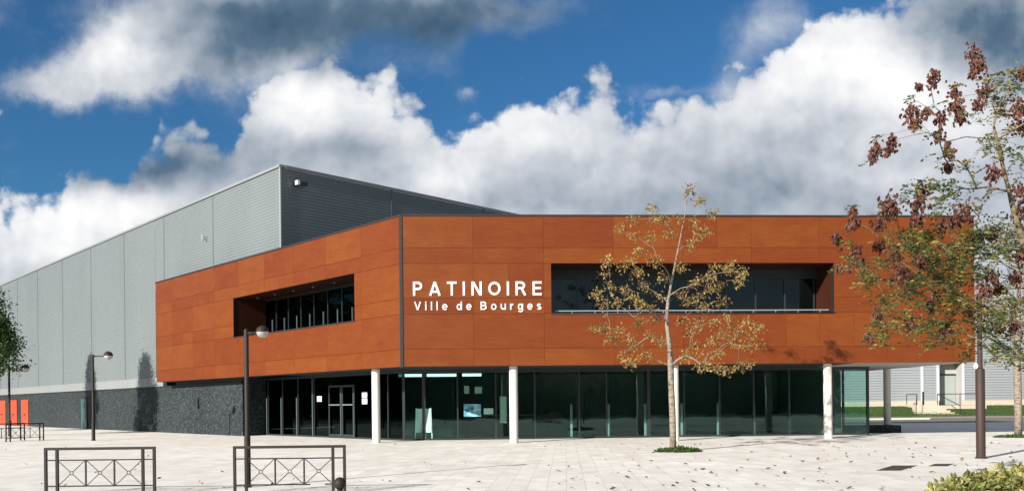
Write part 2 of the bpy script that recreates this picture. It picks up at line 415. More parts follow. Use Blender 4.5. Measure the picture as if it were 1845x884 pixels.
# recesses of the two long upper windows
def recess(o, d, n, w0, w1, mull, header, tag_):
    dep = 1.9
    mb = MB()
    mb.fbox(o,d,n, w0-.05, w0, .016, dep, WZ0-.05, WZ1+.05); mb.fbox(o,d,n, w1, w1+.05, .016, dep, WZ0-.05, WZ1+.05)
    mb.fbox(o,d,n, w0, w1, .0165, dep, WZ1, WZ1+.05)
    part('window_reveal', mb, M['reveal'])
    mb = MB(); mb.fbox(o,d,n, w0, w1, -.035, dep, WZ0-.045, WZ0)
    part('window_sill', mb, M['cap'])
    mb = MB(); mb.fbox(o,d,n, w0, w1, dep-.02, dep-.006, WZ0, WZ1-header)
    pane = part('window', mb, M['glass_up'] if header else M['glass_coat'])
    mb = MB(); k = 0; x = w0 + .02
    if header: mb.fbox(o,d,n, w0, w1, dep-.12, dep+.1, WZ1-header, WZ1)
    while x < w1: mb.fbox(o,d,n, x-.028, x+.028, dep-.07, dep+.05, WZ0+.002, WZ1-header-.002); x += mull
    mb.fbox(o,d,n, w0, w1, dep-.075, dep+.055, WZ0, WZ0+.06); mb.fbox(o,d,n, w0, w1, dep-.075, dep+.055, WZ1-header-.07, WZ1-header-.001)
    part('frame', mb, M['frame'], pane)
recess(CORNER, dL, nL, WL0, WL1, 1.30, 0, 'l')
recess(CORNER, dR, nR, WR0, WR1, 1.31, .34, 'r')
# downlights in the left recess, balustrade fins, rail at the right recess
for k in range(6):
    mb = MB(); c = CORNER + dL*(4.6+1.9*k) + nL*.9; mb.lathe((c.x,c.y,WZ1-.035), [(.075,0),(.085,.012),(.085,.034)], 14)
    part('downlight', mb, M['fin'])
for k in range(9):
    mb = MB(); mb.fbox(CORNER,dL,nL, WL0+.25+1.3*k, WL0+.28+1.3*k, 1.72, 1.78, WZ0+.002, WZ0+.95)
    part('balustrade_post', mb, M['fin'])
mb = MB(); a = CORNER + nR*.35
mb.tube([a+dR*(WR0+.2)+UP*(WZ0+.13), a+dR*(WR1-.1)+UP*(WZ0+.13)], .028, 8)
for k in range(12): mb.tube([a+dR*(WR0+.9+.96*k)+UP*(WZ0), a+dR*(WR0+.9+.96*k)+UP*(WZ0+.13)], .014, 6)
part('window_rail', mb, M['galv'])
# dark rooms behind the windows
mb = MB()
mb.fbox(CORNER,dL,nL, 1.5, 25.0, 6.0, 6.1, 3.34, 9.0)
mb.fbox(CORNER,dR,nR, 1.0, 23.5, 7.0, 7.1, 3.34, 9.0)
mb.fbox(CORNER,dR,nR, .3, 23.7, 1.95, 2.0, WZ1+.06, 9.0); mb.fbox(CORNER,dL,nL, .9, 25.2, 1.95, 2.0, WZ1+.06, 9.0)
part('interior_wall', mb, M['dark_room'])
# ---- ground floor
gL, gR = 2.4, 4.0
GC = isect(CORNER + nL*gL, dL, CORNER + nR*gR, dR)
sL_end = (V2(-13.80, 49.35) - GC).dot(dL)
sR_end = 21.55
PAPER_FR = (GC, dL, nL, dR, nR)
mb = MB(); mb.fbox(GC,dL,nL, .05, sL_end, -.008, .008, .08, SOF-.12)
glL = part('entrance_glazing', mb, M['glass_coat'], label='glazed entrance wall with doors, left of the corner')
mb = MB(); mb.fbox(GC,dR,nR, .05, sR_end, -.008, .008, .08, SOF-.12)
glR = part('entrance_glazing', mb, M['glass'], label='long glazed wall under the sign')
def along(px, o, d):   # where the line of sight of a photo column crosses a wall
    k = (px-CX)/F; return (k*o.y - o.x)/(d.x - k*d.y)
mb = MB()
mb.fbox(GC,dL,nL, 0, sL_end, -.06,.06, .0, .08); mb.fbox(GC,dL,nL, 0, sL_end, -.06,.06, SOF-.12, SOF-.002)
for px in (484, 510, 538, 567, 700): mb.fbox(GC,dL,nL, along(px,GC,dL)-.03, along(px,GC,dL)+.03, -.058,.058, .08, SOF-.12)
part('frame', mb, M['frame'], glL)
for px in (482.5, 508.5, 536.5, 565):
    mb = MB(); mb.fbox(GC,dL,nL, along(px,GC,dL)-.02, along(px,GC,dL)+.02, -.10,-.062, .05, 2.05 if px != 565 else 3.0)
    part('glass_fin', mb, M['fin'], glL)
mb = MB()
mb.fbox(GC,dR,nR, 0, sR_end, -.06,.06, .0, .08); mb.fbox(GC,dR,nR, 0, sR_end, -.061,.061, SOF-.12, SOF-.002)
mb.fbox(GC,dR,nR, -.06, .06, -.07,.07, .0, SOF-.003)
for px in (763, 824, 893, 963, 1043, 1092, 1168, 1232, 1296, 1357, 1421, 1500, 1562):
    w = .075 if px in (763, 1168, 1500) else .032
    s0 = along(px,GC,dR); mb.fbox(GC,dR,nR, s0-w, s0+w, -.058,.058, .08, SOF-.12)
part('frame', mb, M['frame'], glR)
# doors
def door(pxa, pxb):
    a, b = sorted((along(pxa,GC,dL), along(pxb,GC,dL)))
    mb = MB()
    for x in (a, b): mb.fbox(GC,dL,nL, x-.045, x+.045, -.09, -.061, .06, 2.62)
    mb.fbox(GC,dL,nL, a+.045, b-.045, -.09,-.061, 2.52, 2.62); mb.fbox(GC,dL,nL, a+.045, b-.045, -.09,-.061, .06, .2)
    dr = part('door', mb, M['frame'])
    mb = MB(); mb.fbox(GC,dL,nL, a+.045, b-.045, -.14,-.10, 1.62, 1.68); part('handle', mb, M['fin'], dr)
    mb = MB(); mb.fbox(GC,dL,nL, a+.05, a+.075, -.10,-.092, .1, 2.5); part('door_edge', mb, M['fin'], dr)
door(595, 617); door(619, 640)
# interior fins (stub posts standing behind the long glass wall)
for px in (1030,1098,1164,1230,1296,1361,1425):
    s0 = along(px,GC,dR); mb = MB(); mb.fbox(GC,dR,nR, s0-.05, s0+.05, .25,.31, .012, 1.55)
    part('glass_fin', mb, M['fin_in'])
# interior: floor, walls, ceiling lights
iL = GC + dL*sL_end + nL*.0
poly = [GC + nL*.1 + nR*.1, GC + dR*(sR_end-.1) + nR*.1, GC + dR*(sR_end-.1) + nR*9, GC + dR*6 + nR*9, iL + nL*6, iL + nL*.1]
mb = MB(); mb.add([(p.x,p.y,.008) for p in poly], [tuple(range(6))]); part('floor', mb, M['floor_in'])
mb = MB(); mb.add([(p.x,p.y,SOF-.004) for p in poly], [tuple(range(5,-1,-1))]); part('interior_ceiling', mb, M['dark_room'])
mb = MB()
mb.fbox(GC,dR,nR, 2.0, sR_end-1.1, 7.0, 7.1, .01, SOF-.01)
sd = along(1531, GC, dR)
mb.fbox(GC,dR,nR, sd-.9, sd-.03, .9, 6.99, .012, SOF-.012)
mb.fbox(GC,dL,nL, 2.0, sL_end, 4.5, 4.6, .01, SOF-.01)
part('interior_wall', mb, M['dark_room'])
for px0, px1 in ((716, 760), (768, 822), (833, 868)):
    s0, s1 = along(px0,GC,dR), along(px1,GC,dR)
    mb = MB(); mb.fbox(GC,dR,nR, s0, s1, .7,.95, SOF-.26, SOF-.14); part('ceiling_light', mb, M['tube_light'])
# glazed side return of the ground floor
mb = MB(); o_ = GC + dR*sR_end; mb.fbox(o_, nR, dR, .08, 2.6, -.008,.008, .08, SOF-.12); sg = part('side_glazing', mb, M['glass'])
mb = MB(); mb.fbox(o_, nR, dR, -.05, .05, -.05,.05, 0, SOF-.003); mb.fbox(o_, nR, dR, 2.6, 2.7, -.05,.05, 0, SOF-.003); mb.fbox(o_, nR, dR, .05,2.6,-.04,.04,0,.08); part('frame', mb, M['frame'], sg)
# columns
def column(px, off_o, off_d, off_n, off):
    p = off_o + off_n*off; s0 = along(px, p, off_d); c = p + off_d*s0
    mb = MB(); mb.lathe((c.x,c.y,-.01), [(.175,0),(.175,1.2),(.175,SOF+.005)], 28)
    part('column', mb, M['column'], smooth=False)
    for f in rink.children[-1].data.polygons: f.use_smooth = abs(f.normal.z) < .5
column(677, CORNER, dL, nL, .45)
for px in (925, 1215, 1491): column(px, CORNER, dR, nR, .42)
column(1598, CORNER, dR, nR, 7.4)
mb = MB(); a = at(1536, 770, 43.2); mb.box(a.x, a.x+2.25, 42.9, 44.6, -.01, .36); part('plinth', mb, M['stone'])
# ---- hall
def ribwall(o, d, n, s0, s1, z0, z1, pitch, depth):
    mb = MB(); prof = []; z = z0
    while z < z1 - pitch*.5:
        prof += [(z, 0), (z+pitch*.52, 0), (z+pitch*.66, depth), (z+pitch*.86, depth)]
        z += pitch
    prof.append((z1, 0))
    vs = []; 
    for zz, dd in prof:
        vs += [o + d*s0 + n*dd + UP*zz, o + d*s1 + n*dd + UP*zz]
    mb.add(vs, [(2*i, 2*i+1, 2*i+3, 2*i+2) for i in range(len(prof)-1)])
    return mb
HS0, HS1, HT = -4.36, 66., 13.86
FW = 46.
mb = ribwall(HO, dH, nH, 12.61, HS1, 3.56, 13.75, .16, .017)
mbl = ribwall(HO, dH, nH, HS0+.05, 12.6, 9.1, 13.75, .16, .017); mb.add(mbl.v, mbl.f)
wl = part('hall_wall', mb, M['metalwall'], label='long sunlit side of grey ribbed metal')
for s0 in (3.76, 11.1, 18.35, 25.55, 32.8, 40.1, 46.9, 53.6):
    mb = MB(); mb.fbox(HO,dH,nH, s0-.06, s0+.06, -.012, .02, 3.56 if s0 > 12.7 else 9.1, 13.75)
    part('joint_cover', mb, M['joint'], wl)
mb = MB(); mb.fbox(HO,dH,nH, 11.4, HS1, -.03,.2, 2.96, 3.555); part('skirting', mb, M['trimgrey'], wl)
mb = MB(); mb.fbox(HO,dH,nH, HS0-.02, HS1, -.07,.3, 13.75, 13.88); mb.fbox(HC,nG,-dG, .32, FW, -.07,.05, 13.752, 13.881); part('roof_trim', mb, M['trimgrey'])
# face of the gable wall looks towards -(-dH)
mbf = MB(); prof = []; z = 9.08
vs = []
while z < 13.70:
    for zz, dd in ((z,0),(z+.083,0),(z+.106,.014),(z+.138,.014)):
        vs += [HC + nG*.05 + dG*(dd) + UP*min(zz,13.75), HC + nG*FW + dG*(dd) + UP*min(zz,13.75)]
    z += .16
mbf.add(vs, [(2*i, 2*i+1, 2*i+3, 2*i+2) for i in range(len(vs)//2-1)])
wf = part('hall_wall', mbf, M['metalwall'], label='shaded front end of grey ribbed metal')
for s0 in (7.1, 14.3, 21.5):
    mb = MB(); mb.fbox(HC,nG,dG, s0-.05, s0+.05, -.012,.02, 9.4, 13.75); part('joint_cover', mb, M['joint'], wf)
mb = MB(); mb.fbox(HC,nG,dG, -.03, .06, -.03, .10, 9.1, 13.75); part('corner_trim', mb, M['trimgrey'])
mb = MB(); mb.prism([HC+nG*.3+dG*.3, HC+nG*FW+dG*.3, HC+nH*FW+dH*70, HC+nH*.3+dH*70], 13.3, 13.5); part('roof', mb, M['cap'])
# hall back walls so that it reads as solid from elsewhere
mb = MB(); mb.fbox(HC+dH*70.3, nH, dH, 0, FW, 0, .2, 0, 13.75); mb.fbox(HC+nH*FW, dH, nH, 2.5, 70.3, 0,.2, 0, 13.75); mb.fbox(HC, nG, dG, .3, FW, .06,.2, 9.1, 13.74); part('rear_wall', mb, M['metalwall'])
# stone base
mb = MB(); mb.fbox(HO,dH,nH, .25, HS1, .0,.32, -.01, 2.9)
st = part('stone_base', mb, M['stone'])
ret0 = HO + dH*.25; ret1 = iL + nL*.25
dv = (ret1 - ret0); ln = dv.length; dv.normalize(); nv = V2(-dv.y, dv.x)
mb = MB(); mb.fbox(ret0, dv, nv, .0, ln, -.05 if nv.x > 0 else -.05, .05, -.01, SOF-.004); part('stone_return', mb, M['stone'])
for s0 in (5.6, 10.4, 16.6):
    mb = MB(); mb.fbox(HO,dH,nH, s0-.012, s0+.012, -.004, .01, 0, 2.9); part('joint_line', mb, M['frame'], st)
mb = MB(); mb.fbox(HO,dH,nH, .26, HS1, -.05,.2, 2.9, 2.96); part('base_capping', mb, M['cap'])
mb = MB(); mb.fbox(HO,dH,nH, .26, 9.5, .05,.3, 2.961, SOF-.003); part('wall_infill', mb, M['cap'])
# doors of the hall
def alongH(px): return along(px, HO, dH)
for a, b in ((-2.5, 10), (18, 30.5), (38.5, 51)):
    s1, s0 = alongH(a), alongH(b)
    mb = MB(); mb.fbox(HO,dH,nH, s0, s1, -.05,-.004, .03, 2.42)
    dr = part('door', mb, M['orange_door'], label='bright orange door in the dark base wall')
    mb = MB(); mb.fbox(HO,dH,nH, s0+(s1-s0)*.45, s0+(s1-s0)*.6, -.10,-.052, 1.0, 1.12); part('handle', mb, M['dark_metal'], dr)
s1, s0 = alongH(145), alongH(156)
mb = MB(); mb.fbox(HO,dH,nH, s0, s1, -.03,-.004, .02, 2.35); dr = part('door', mb, M['teal_door'], label='dark teal door in the base wall')
mb = MB(); mb.fbox(HO,dH,nH, s1, s1+.1, -.06,-.003, .02, 2.45); mb.fbox(HO,dH,nH, s0-.1, s0, -.06,-.003, .02, 2.45); mb.fbox(HO,dH,nH, s0, s1, -.06,-.003, 2.35, 2.45); part('door_frame', mb, M['cap'], dr)
s0 = alongH(357); mb = MB(); mb.fbox(HO,dH,nH, s0-.13, s0+.13, -.10,-.002, 1.55, 2.1); part('intercom_box', mb, M['cap'])
s0 = alongH(375); mb = MB(); mb.fbox(HO,dH,nH, s0-.05, s0+.05, -.2,.0, 11.3, 11.5); mb.fbox(HO,dH,nH, s0-.07, s0+.07, -.28,-.2, 11.32, 11.62); part('wall_bracket', mb, M['galv'])
# floodlight high on the shaded front
p = HC + nG*.95
fl = empty('floodlight', (p.x, p.y, 13.02)); fl.parent = rink; fl.matrix_parent_inverse = parent_inv(rink)
mb = MB(); q = p - dG*.30 + UP*13.03
mb.tube([p - dG*.02 + UP*13.0, q], .02, 6); mb.fbox(q, nG, dG, -.07,.40, -.12,.10, -.10,.10); ho = mb.build('lamp_housing', M['frame'], fl)
mb = MB(); mb.fbox(q, nG, dG, -.22,-.072, -.125,.105, -.105,.105); mb.build('lamp_head', M['white'], fl)

# ------------------------------------------------------------------ lettering
sign = empty('building_sign', tuple(CORNER + dR*.5 + UP*5.4))
tag(sign, 'raised white letters reading PATINOIRE Ville de Bourges on the orange front', 'sign')
def arc(cx, cy, rx, ry, a0, a1, n=14):
    return [(cx+rx*math.cos(math.radians(a0+(a1-a0)*k/n)), cy+ry*math.sin(math.radians(a0+(a1-a0)*k/n))) for k in range(n+1)]
W_ = .166; h_ = W_/2
XH = .74; q_ = XH/2
GL = {  # strokes of each letter on a cap height of 1: (points, closed)
 'P': (.70, [[(h_,0),(h_,1)], [(W_,1-h_),(.38,1-h_)]+arc(.38,.69,.20,.21,90,-90)+[(W_,.48)]]),
 'A': (.86, [[(.09,0),(.43,1-.02)], [(.43,1-.02),(.77,0)], [(.22,.28),(.64,.28)]]),
 'T': (.70, [[(0,1-h_),(.70,1-h_)], [(.35,0),(.35,1-W_)]]),
 'I': (.20, [[(h_,0),(h_,1)]]),
 'N': (.76, [[(h_,0),(h_,1)], [(.66,0),(.66,1)], [(.14,.95),(.62,.05)]]),
 'O': (.92, [arc(.46,.5,.36,.40,90,450,36)]),
 'R': (.80, [[(h_,0),(h_,1)], [(W_,1-h_),(.42,1-h_)]+arc(.42,.71,.20,.19,90,-90)+[(W_,.52)], [(.44,.50),(.70,0)]]),
 'E': (.66, [[(h_,0),(h_,1)], [(W_,1-h_),(.66,1-h_)], [(W_,.52),(.61,.52)], [(W_,h_),(.66,h_)]]),
 'V': (.84, [[(.09,1),(.42,.02)], [(.42,.02),(.75,1)]]),
 'i': (.20, [[(h_,0),(h_,XH)], [(h_,.83),(h_,1.02)]]),
 'l': (.20, [[(h_,0),(h_,1.02)]]),
 'e': (.66, [[(.10,q_),(.57,q_)]+arc(.33,q_,.24,q_-h_+.01,4,322,24)]),
 'd': (.68, [[(.58,0),(.58,1.02)], arc(.31,q_,.21,q_-h_+.01,0,360,28)]),
 'B': (.76, [[(h_,0),(h_,1)], [(W_,1-h_),(.43,1-h_)]+arc(.43,.72,.17,.18,90,-90)+[(W_,.54)], [(W_,.521),(.45,.521)]+arc(.45,.31,.20,.21,90,-90)+[(W_,.10)]]),
 'o': (.70, [arc(.35,q_,.25,q_-h_+.01,90,450,30)]),
 'u': (.66, [[(h_,XH),(h_,.30)]+arc(.30,.30,.20,.21,180,300,10)+[(.46,.2)], [(.56,0),(.56,XH)]]),
 'r': (.44, [[(h_,0),(h_,XH)], [(.14,.42)]+arc(.36,.40,.2,.25,150,75,8)]),
 'g': (.68, [[(.58,XH),(.58,0)]+arc(.34,-.02,.24,.19,0,-155,14), arc(.31,q_,.21,q_-h_+.01,0,360,28)]),
 's': (.60, [arc(.30,.545,.20,.115,25,255,14)[:-1]+arc(.30,.21,.20,.13,75,-155,14)]),
}
def ribbon(mb, pts, w, tr, z0, z1):
    pts = [Vector((a,b,0)) for a,b in pts]; closed = (pts[0]-pts[-1]).length < 1e-4
    if closed: pts = pts[:-1]
    n = len(pts); Lf, Rt = [], []
    for i in range(n):
        a = pts[i-1] if (closed or i) else pts[i]; b = pts[(i+1)%n] if (closed or i < n-1) else pts[i]
        t0 = (pts[i]-a); t1 = (b-pts[i])
        t0 = t0.normalized() if t0.length > 1e-6 else t1.normalized(); t1 = t1.normalized() if t1.length > 1e-6 else t0
        t = (t0+t1).normalized(); m = Vector((-t.y,t.x,0)); k = w/2/max(.5,m.dot(Vector((-t0.y,t0.x,0))))
        Lf.append(pts[i]+m*k); Rt.append(pts[i]-m*k)
    vs = []
    for l, r in zip(Lf, Rt): vs += [tr(l,z0),tr(r,z0),tr(r,z1),tr(l,z1)]
    fs = []
    for i in range(n if closed else n-1):
        a = 4*i; b = 4*((i+1)%n)
        fs += [(a+k, a+(k+1)%4, b+(k+1)%4, b+k)[::-1] for k in range(4)]
    if not closed: fs += [(0,1,2,3), tuple(4*(n-1)+k for k in (3,2,1,0))]
    mb.add(vs, fs)
def lettering(text, s0, s1, z, cap, name):
    sq = [0 if c == ' ' else GL[c][0] for c in text]; ns = text.count(' '); total = (s1-s0)/cap
    gap = (total - sum(sq)) / (len(text)-1 + .25*ns); x = 0
    for i, c in enumerate(text):
        if c != ' ':
            mb = MB()
            for k, st in enumerate(GL[c][1]):
                tr = lambda p, o: CORNER + dR*(s0+(x+p.x)*cap) - nR*o + UP*(z+p.y*cap)
                ribbon(mb, st, W_*(1 if c.isupper() else .97), tr, -.01, .028+.0022*k)
            mb.build(name, M['letter'], sign)
        x += sq[i] + gap*(1 if c != ' ' else 1.25)
lettering('PATINOIRE', .47, 5.74, 6.055, .575, 'capital_letter')
lettering('Ville de Bourges', .51, 5.73, 5.465, .345, 'small_letter')

# ------------------------------------------------------------------ notices, posters, A-board inside
def paper(px0, px1, z0, z1, o, d, n, off, mat, name, label, cat='notice', group=None):
    a, b = sorted((along(px0, o+n*off, d), along(px1, o+n*off, d)))
    mb = MB(); mb.fbox(o, d, n, a, b, off-.003, off+.003, z0, z1)
    tag(mb.build(name, mat), label, cat, group)
def zz(py, px, d): return at(px, py, d).z
paper(571, 579, 1.83, 2.10, GC, dL, nL, -.02, M['paper'], 'paper_notice', 'single white paper notice on the glass left of the entrance doors')
paper(652, 661, 2.0, 2.25, GC, dL, nL, -.02, M['paper'], 'paper_notice', 'upper of two white notices on the glass right of the doors')
paper(652, 661, 1.68, 1.94, GC, dL, nL, -.02, M['paper'], 'paper_notice', 'lower of two white notices on the glass right of the doors')
paper(835, 866, 1.05, 1.62, GC, dR, nR, .05, M['poster_blue'], 'poster', 'wide blue and white poster behind the glass', 'poster')
paper(871, 888, 1.15, 1.42, GC, dR, nR, .05, M['paper'], 'poster', 'small white sheet to the right of the blue poster behind the glass', 'poster')
paper(836, 845, 2.1, 2.45, GC, dR, nR, .06, M['poster_dim'], 'poster', 'left of two dim green sheets high on the glass', 'poster')
paper(855, 868, 2.1, 2.4, GC, dR, nR, .06, M['poster_dim'], 'poster', 'right of two dim green sheets high on the glass', 'poster')
paper(900, 912, .75, 1.95, GC, dR, nR, .06, M['poster_dim'], 'poster', 'tall pale poster behind the glass just left of the middle column', 'poster')
p0 = GC + dR*along(761, GC+nR*.75, dR) + nR*.75
ab = empty('display_board', (p0.x, p0.y, .008), math.atan2(dR.y, dR.x))
tag(ab, 'white folding display board standing inside behind the glass', 'display board')
for sx, x0, x1, tl in ((-1, -.36, -.02, .05), (1, .12, .42, -.06)):
    mb = MB(); 
    for x in (x0, x1): mb.hexa([(x-.02+tl*-.0,-.02,0),(x+.02,-.02,0),(x+.02,.02,0),(x-.02,.02,0),(x-.02+tl,.2,1.45),(x+.02+tl,.2,1.45),(x+.02+tl,.24,1.45),(x-.02+tl,.24,1.45)])
    lpart('leg', mb, M['white'], ab)
    mb = MB(); mb.hexa([(x0+.02,.0,.32),(x1-.02,.0,.32),(x1-.02,.03,.32),(x0+.02,.03,.32),(x0+.02+tl,.19,1.42),(x1-.02+tl,.19,1.42),(x1-.02+tl,.22,1.42),(x0+.02+tl,.22,1.42)])
    lpart('panel', mb, M['paper'], ab)
# reception desk seen dimly behind the glass
dk = empty('reception_desk', tuple(GC + dR*4.6 + nR*4.5 + UP*.008), math.atan2(dR.y, dR.x))
tag(dk, 'low reception desk seen dimly inside behind the glass', 'desk')
mb = MB(); mb.box(-1.6,1.6,0,.08,0,1.0); mb.box(-1.6,-1.52,.08,.7,0,1.0); mb.box(1.52,1.6,.08,.7,0,1.0); lpart('desk_front', mb, M['brown_metal'], dk)
mb = MB(); mb.box(-1.7,1.7,-.1,.8,1.0,1.05); lpart('desk_top', mb, M['fin'], dk)

# ------------------------------------------------------------------ street lamps
def lamp(base, h, arm, gr, lower_h, r0, r1, label, mat='dark_metal', ang=0., group='street lamps on the square'):
    t = empty('street_lamp', (base[0], base[1], 0), ang); tag(t, label, 'street lamp', group)
    mb = MB(); mb.lathe((0,0,-.01), [(r0*1.25,0),(r0*1.25,.04),(r0,.06),(r0,lower_h),(r0*.98,lower_h+.02),(r1,lower_h+.07),(r1,h),(r1*.7,h+.03)], 16)
    lpart('pole', mb, M[mat], t)
    for f in t.children[0].data.polygons: f.use_smooth = abs(f.normal.z) < .4
    mb = MB(); mb.tube([(0,0,h-.07),(arm-gr*.6,0,h-.05)], r1*.45, 8); mb.tube([(.0,0,h-.07),(.12,0,h-.067)], r1*.75, 8); lpart('arm', mb, M[mat], t)
    c = (arm, 0, h-.04)
    mb = MB(); mb.sm = True
    n = 8; mb.lathe(c, [(gr*math.cos(math.pi/2*k/n)*1.04, gr*1.02*math.sin(math.pi/2*k/n)) for k in range(n)] + [(.01, gr*1.04)], 20)
    lpart('hood', mb, M[mat], t)
    mb = MB(); mb.sm = True
    mb.lathe(c, [(.012,-gr*.98)] + [(gr*math.cos(math.pi/2*k/n)*.98, -gr*.98*math.sin(math.pi/2*k/n)) for k in range(n-1,-1,-1)], 20)
    lpart('globe', mb, M['globe'], t)
    return t
g = lambda px, py: (ray(px,py)[0]*(-EYE/ray(px,py)[2]), -EYE/ray(px,py)[2])
b = g(446,877); lamp(b, at(446,594,b[1]).z, .33, .124, 1.02, .062, .047, 'nearest dark lamp post, standing behind the right hand barrier in front of the orange facade')
b = g(168,793); lamp(b, at(168,639,b[1]).z, .78, .215, .9, .085, .062, 'dark lamp post before the grey hall, beside a tree shadow')
b = g(17,785); lamp(b, at(17,662,b[1]).z, .98, .215, .9, .085, .062, 'farthest dark lamp post, at the left edge beside the orange doors')
b = g(1767,825); t = lamp(b, 4.5, .55, .2, 2.42, .118, .066, 'thick brown lamp post on the right, its head hidden in tree leaves', 'brown_metal')
mb = MB(); mb.lathe((-.11,0,2.52), [(.01,-.08),(.05,-.05),(.06,0),(.05,.05),(.01,.09)], 12); lpart('sensor_cap', mb, M['white'], t, smooth=True)
# ------------------------------------------------------------------ barriers
def barrier(w=2.05, h=.90, bar=.022):
    t = empty('barrier')
    for x in (-w/2, -w/2+.215, w/2-.215, w/2):
        mb = MB(); mb.box(x-.025, x+.025, -.025,.025, -.01, h-.05 if abs(x) < w/2-.01 else h-.0005); lpart('post', mb, M['dark_metal'], t, bevel=.004)
    mb = MB(); mb.box(-w/2-.0248, w/2+.0248, -.0248,.0248, h-.05, h+.0); lpart('top_rail', mb, M['dark_metal'], t, bevel=.004)
    for z in (h-.24, .17):
        mb = MB(); mb.box(-w/2+.025, w/2-.025, -.012,.012, z-.012, z+.012); lpart('rail', mb, M['dark_metal'], t)
    iw = (w-.43)/3; z0, z1 = .182, h-.252
    for k in range(3):
        x0 = -w/2+.215+iw*k; x1 = x0+iw; xm, zm = (x0+x1)/2, (z0+z1)/2; r = .032
        mb = MB()
        for sx in (-1,1):
            for sz in (-1,1):
                e = Vector((xm+sx*(iw/2-.02), 0, zm+sz*(z1-z0)/2)); i = Vector((xm,0,zm)); dd = (e-i).normalized()
                mb.tube([i+dd*r, e], .0075, 6)
        ring = [(xm+r*math.cos(2*math.pi*q/12), 0, zm+r*math.sin(2*math.pi*q/12)) for q in range(13)]
        mb.tube(ring, .007, 6, False); lpart('cross_panel', mb, M['dark_metal'], t)
        if k: 
            mb = MB(); mb.box(x0-.014, x0+.014, -.0115,.0115, z0, z1); lpart('divider', mb, M['dark_metal'], t)
    return t
B0 = barrier(); gb = 'dark metal crossed barriers'
xa, xb = at(82,812,16.6), at(277,808,16.6)
B0.location = ((xa.x+xb.x)/2, 16.6, 0); tag(B0, 'left of the two near dark metal barriers, standing alone on the paving', 'barrier', gb)
B1 = copy_tree(B0); xa, xb = at(421,806,16.45), at(621,802,16.45)
B1.location = ((xa.x+xb.x)/2, 16.45, 0); B1.rotation_euler.z = .012; 
for ch in list(B1.children):
    if ch.name.startswith('rail') and min(v.co.z for v in ch.data.vertices) < .3:
        D.objects.remove(ch)
mb = MB(); mb.box(-1.0,.38,-.012,.012,.158,.182); lpart('rail', mb, M['dark_metal'], B1, label='bottom rail broken off short')
mb = MB(); mb.box(.66,.80,-.012,.012,.158,.182); lpart('rail', mb, M['dark_metal'], B1, label='short stub of the broken bottom rail')
tag(B1, 'near dark metal barrier with a lamp post close behind it', 'barrier', gb)
for px, rot, lab in ((45, 66, 'far barrier seen at an angle in front of the rightmost orange door'), (11, 68, 'far barrier seen at an angle at the left edge of the picture')):
    b = g(px, 794); B = copy_tree(B0); B.location = (b[0], b[1], 0); B.rotation_euler.z = math.radians(rot); tag(B, lab, 'barrier', gb)
# ball-topped bollard
p = at(612, 870, 9.5)
bo = empty('bollard', (p.x, p.y, 0)); tag(bo, 'dark bollard with a ball top in front of the right barrier', 'bollard')
mb = MB(); zc = p.z; mb.lathe((0,0,-.01), [(.065,0),(.065,.1),(.045,.13),(.042,zc-.13),(.055,zc-.11),(.055,zc-.075),(.03,zc-.07),(.03,zc-.04)], 20); lpart('post', mb, M['dark_metal'], bo, smooth=True)
mb = MB(); R = .068; mb.lathe((0,0,zc), [(max(.004,R*math.cos(a)), R*math.sin(a)) for a in [math.radians(-90+15*k) for k in range(13)]], 24); lpart('ball', mb, M['dark_metal'], bo, smooth=True)
# flat dark brown plates on the paving
for (pa, pb, pc, pd, lab) in (((1578,847),(1608,838),(1652,838),(1622,847), 'larger dark flat plate on the pale paving'), ((1672,839),(1684,835),(1718,835),(1706,839), 'smaller dark flat plate on the paving near the brown lamp post')):
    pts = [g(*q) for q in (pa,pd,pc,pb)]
    mb = MB(); mb.prism(pts, -.01, .008); tag(mb.build('brownish_plate', M['brownish']), lab, 'cover plate', 'flat plates on the paving')  # thin dark brown parallelograms lying flat on the paving

